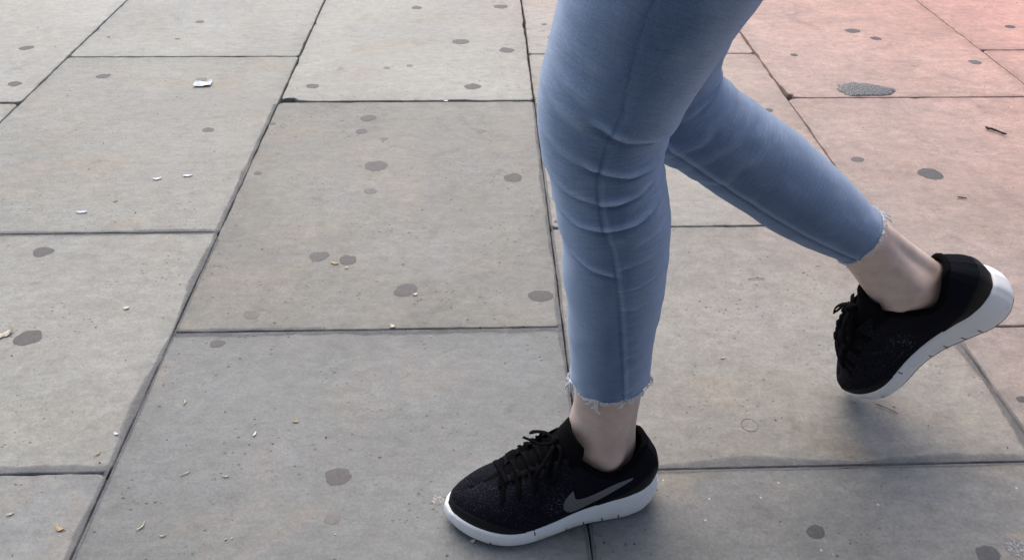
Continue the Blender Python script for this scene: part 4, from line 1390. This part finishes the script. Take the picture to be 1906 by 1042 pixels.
litter('straw_bit', strip(0.013, 0.0024, 0.004, 15), M_STRAW, -0.4211, 0.7167, 110, 'curled straw bit below the faint gum spot by the joint corner', 'straw', 'pale straw bits')
litter('straw_bit', strip(0.012, 0.003, 0.004, 16), M_LEAF, -0.5064, 0.6300, 60, 'curled brown straw bit at the corner of the left slab', 'straw', 'pale straw bits')
litter('straw_bit', strip(0.011, 0.0035, 0.001, 17), M_LEAF, -0.2618, 0.6773, 0, 'tan straw bit above the big gum spot on the lower slab', 'straw', 'pale straw bits')
litter('straw_bit', strip(0.009, 0.0035, 0.0005, 18), M_PAPER, -0.3115, 0.6573, 75, 'white upright sliver on the large lower slab', 'straw', 'pale straw bits')
litter('dry_leaf', strip(0.007, 0.006, 0.001, 19, 0.0012), M_LEAFPALE, -0.0202, 0.4905, 20, 'cream leaf crumb just below the toe of the planted sneaker', 'leaf', 'dry leaf fragments')
litter('dry_leaf', strip(0.010, 0.008, 0.002, 20), M_LEAF, -1.0205, 2.040, 0, 'tiny yellow leaf flake on the far left slab', 'leaf', 'dry leaf fragments')
litter('straw_bit', strip(0.011, 0.003, 0.002, 21), M_STRAW, 0.3511, 0.7836, 10, 'small pale curl on the slab between the two legs', 'straw', 'pale straw bits')
litter('straw_bit', strip(0.009, 0.004, 0.001, 22), M_PAPER, -0.4959, 0.662, -20, 'white sliver close beside the long left joint', 'straw', 'pale straw bits')
litter('dry_leaf', strip(0.009, 0.006, 0.001, 23), M_LEAFPALE, -0.1170, 0.9400, 10, 'cream flake touching the rim of the centre gum spot', 'leaf', 'dry leaf fragments')
litter('dry_leaf', strip(0.012, 0.008, 0.001, 24), M_PAPER, -0.0902, 1.6405, 0, 'pale flake caught in the dark upper cross joint', 'leaf', 'dry leaf fragments')
litter('straw_bit', strip(0.010, 0.0035, 0.001, 25), M_STRAW, -0.5768, 0.5422, 25, 'pale sliver at the far bottom left of the lower left slab', 'straw', 'pale straw bits')
litter('twig', twig(0.031, 0.0006, 0.0015, 1), M_TWIG, 0.5559, 0.679, -38, 'thin dark twig on the slab below the lifted sneaker', 'twig', 'dark twigs')
litter('twig', twig(0.046, 0.0028, 0.002, 2), M_TWIG, 1.1412, 1.472, -50, 'thick short dark twig on the pinkish slab at right', 'twig', 'dark twigs')
litter('twig', twig(0.017, 0.0012, 0.001, 3), M_TWIG, 0.9308, 1.207, -20, 'short dark twig above the lifted sneaker', 'twig', 'dark twigs')
litter('twig', twig(0.030, 0.0005, 0.001, 4), M_TWIG, 0.455, 0.968, 2, 'hair-thin dark twig lying level behind the legs', 'twig', 'dark twigs')

# scattered crumbs and grit: too many and too small to count
def scatter(name, m, n, seed, size, label, dens):
    rnd = random.Random(seed)
    V, F = [], []
    c = 0
    while c < n:
        x, y = rnd.uniform(-1.9, 2.1), 0.3 + 2.4 * rnd.random() ** 1.5
        if rnd.random() > dens(x, y): continue
        c += 1
        r = rnd.uniform(*size)
        a = rnd.uniform(0, 6.28)
        el = rnd.uniform(0.35, 1.0)
        b = len(V)
        ring = []
        for i in range(5):
            q = 2 * math.pi * i / 5
            px, py = r * math.cos(q) * rnd.uniform(0.7, 1.2), r * el * math.sin(q) * rnd.uniform(0.7, 1.2)
            ring.append((x + px * math.cos(a) - py * math.sin(a), y + px * math.sin(a) + py * math.cos(a)))
        V += [(px, py, -0.0006) for px, py in ring] + [(x + (px - x) * 0.7, y + (py - y) * 0.7, 0.0006 + r * 0.5) for px, py in ring]
        for i in range(5):
            j = (i + 1) % 5
            F.append((b + i, b + j, b + 5 + j, b + 5 + i))
        F.append(tuple(b + 5 + i for i in range(5)))
    o = mesh_obj(name, V, F, m, None, False)
    tag(o, label, 'debris', None, 'stuff')
scatter('pale_crumbs', M_LEAFPALE, 330, 3, (0.0006, 0.0019), 'tiny pale crumbs strewn over the slabs', lambda x, y: 0.35 + (0.5 if x < 0.1 else 0.0))
scatter('dark_grit', M_GRIT, 520, 4, (0.0005, 0.0013), 'tiny dark grit strewn over the slabs', lambda x, y: 0.15 + 0.85 * max(0, noise.noise((x * 5, y * 5, 3.0)) + 0.25))
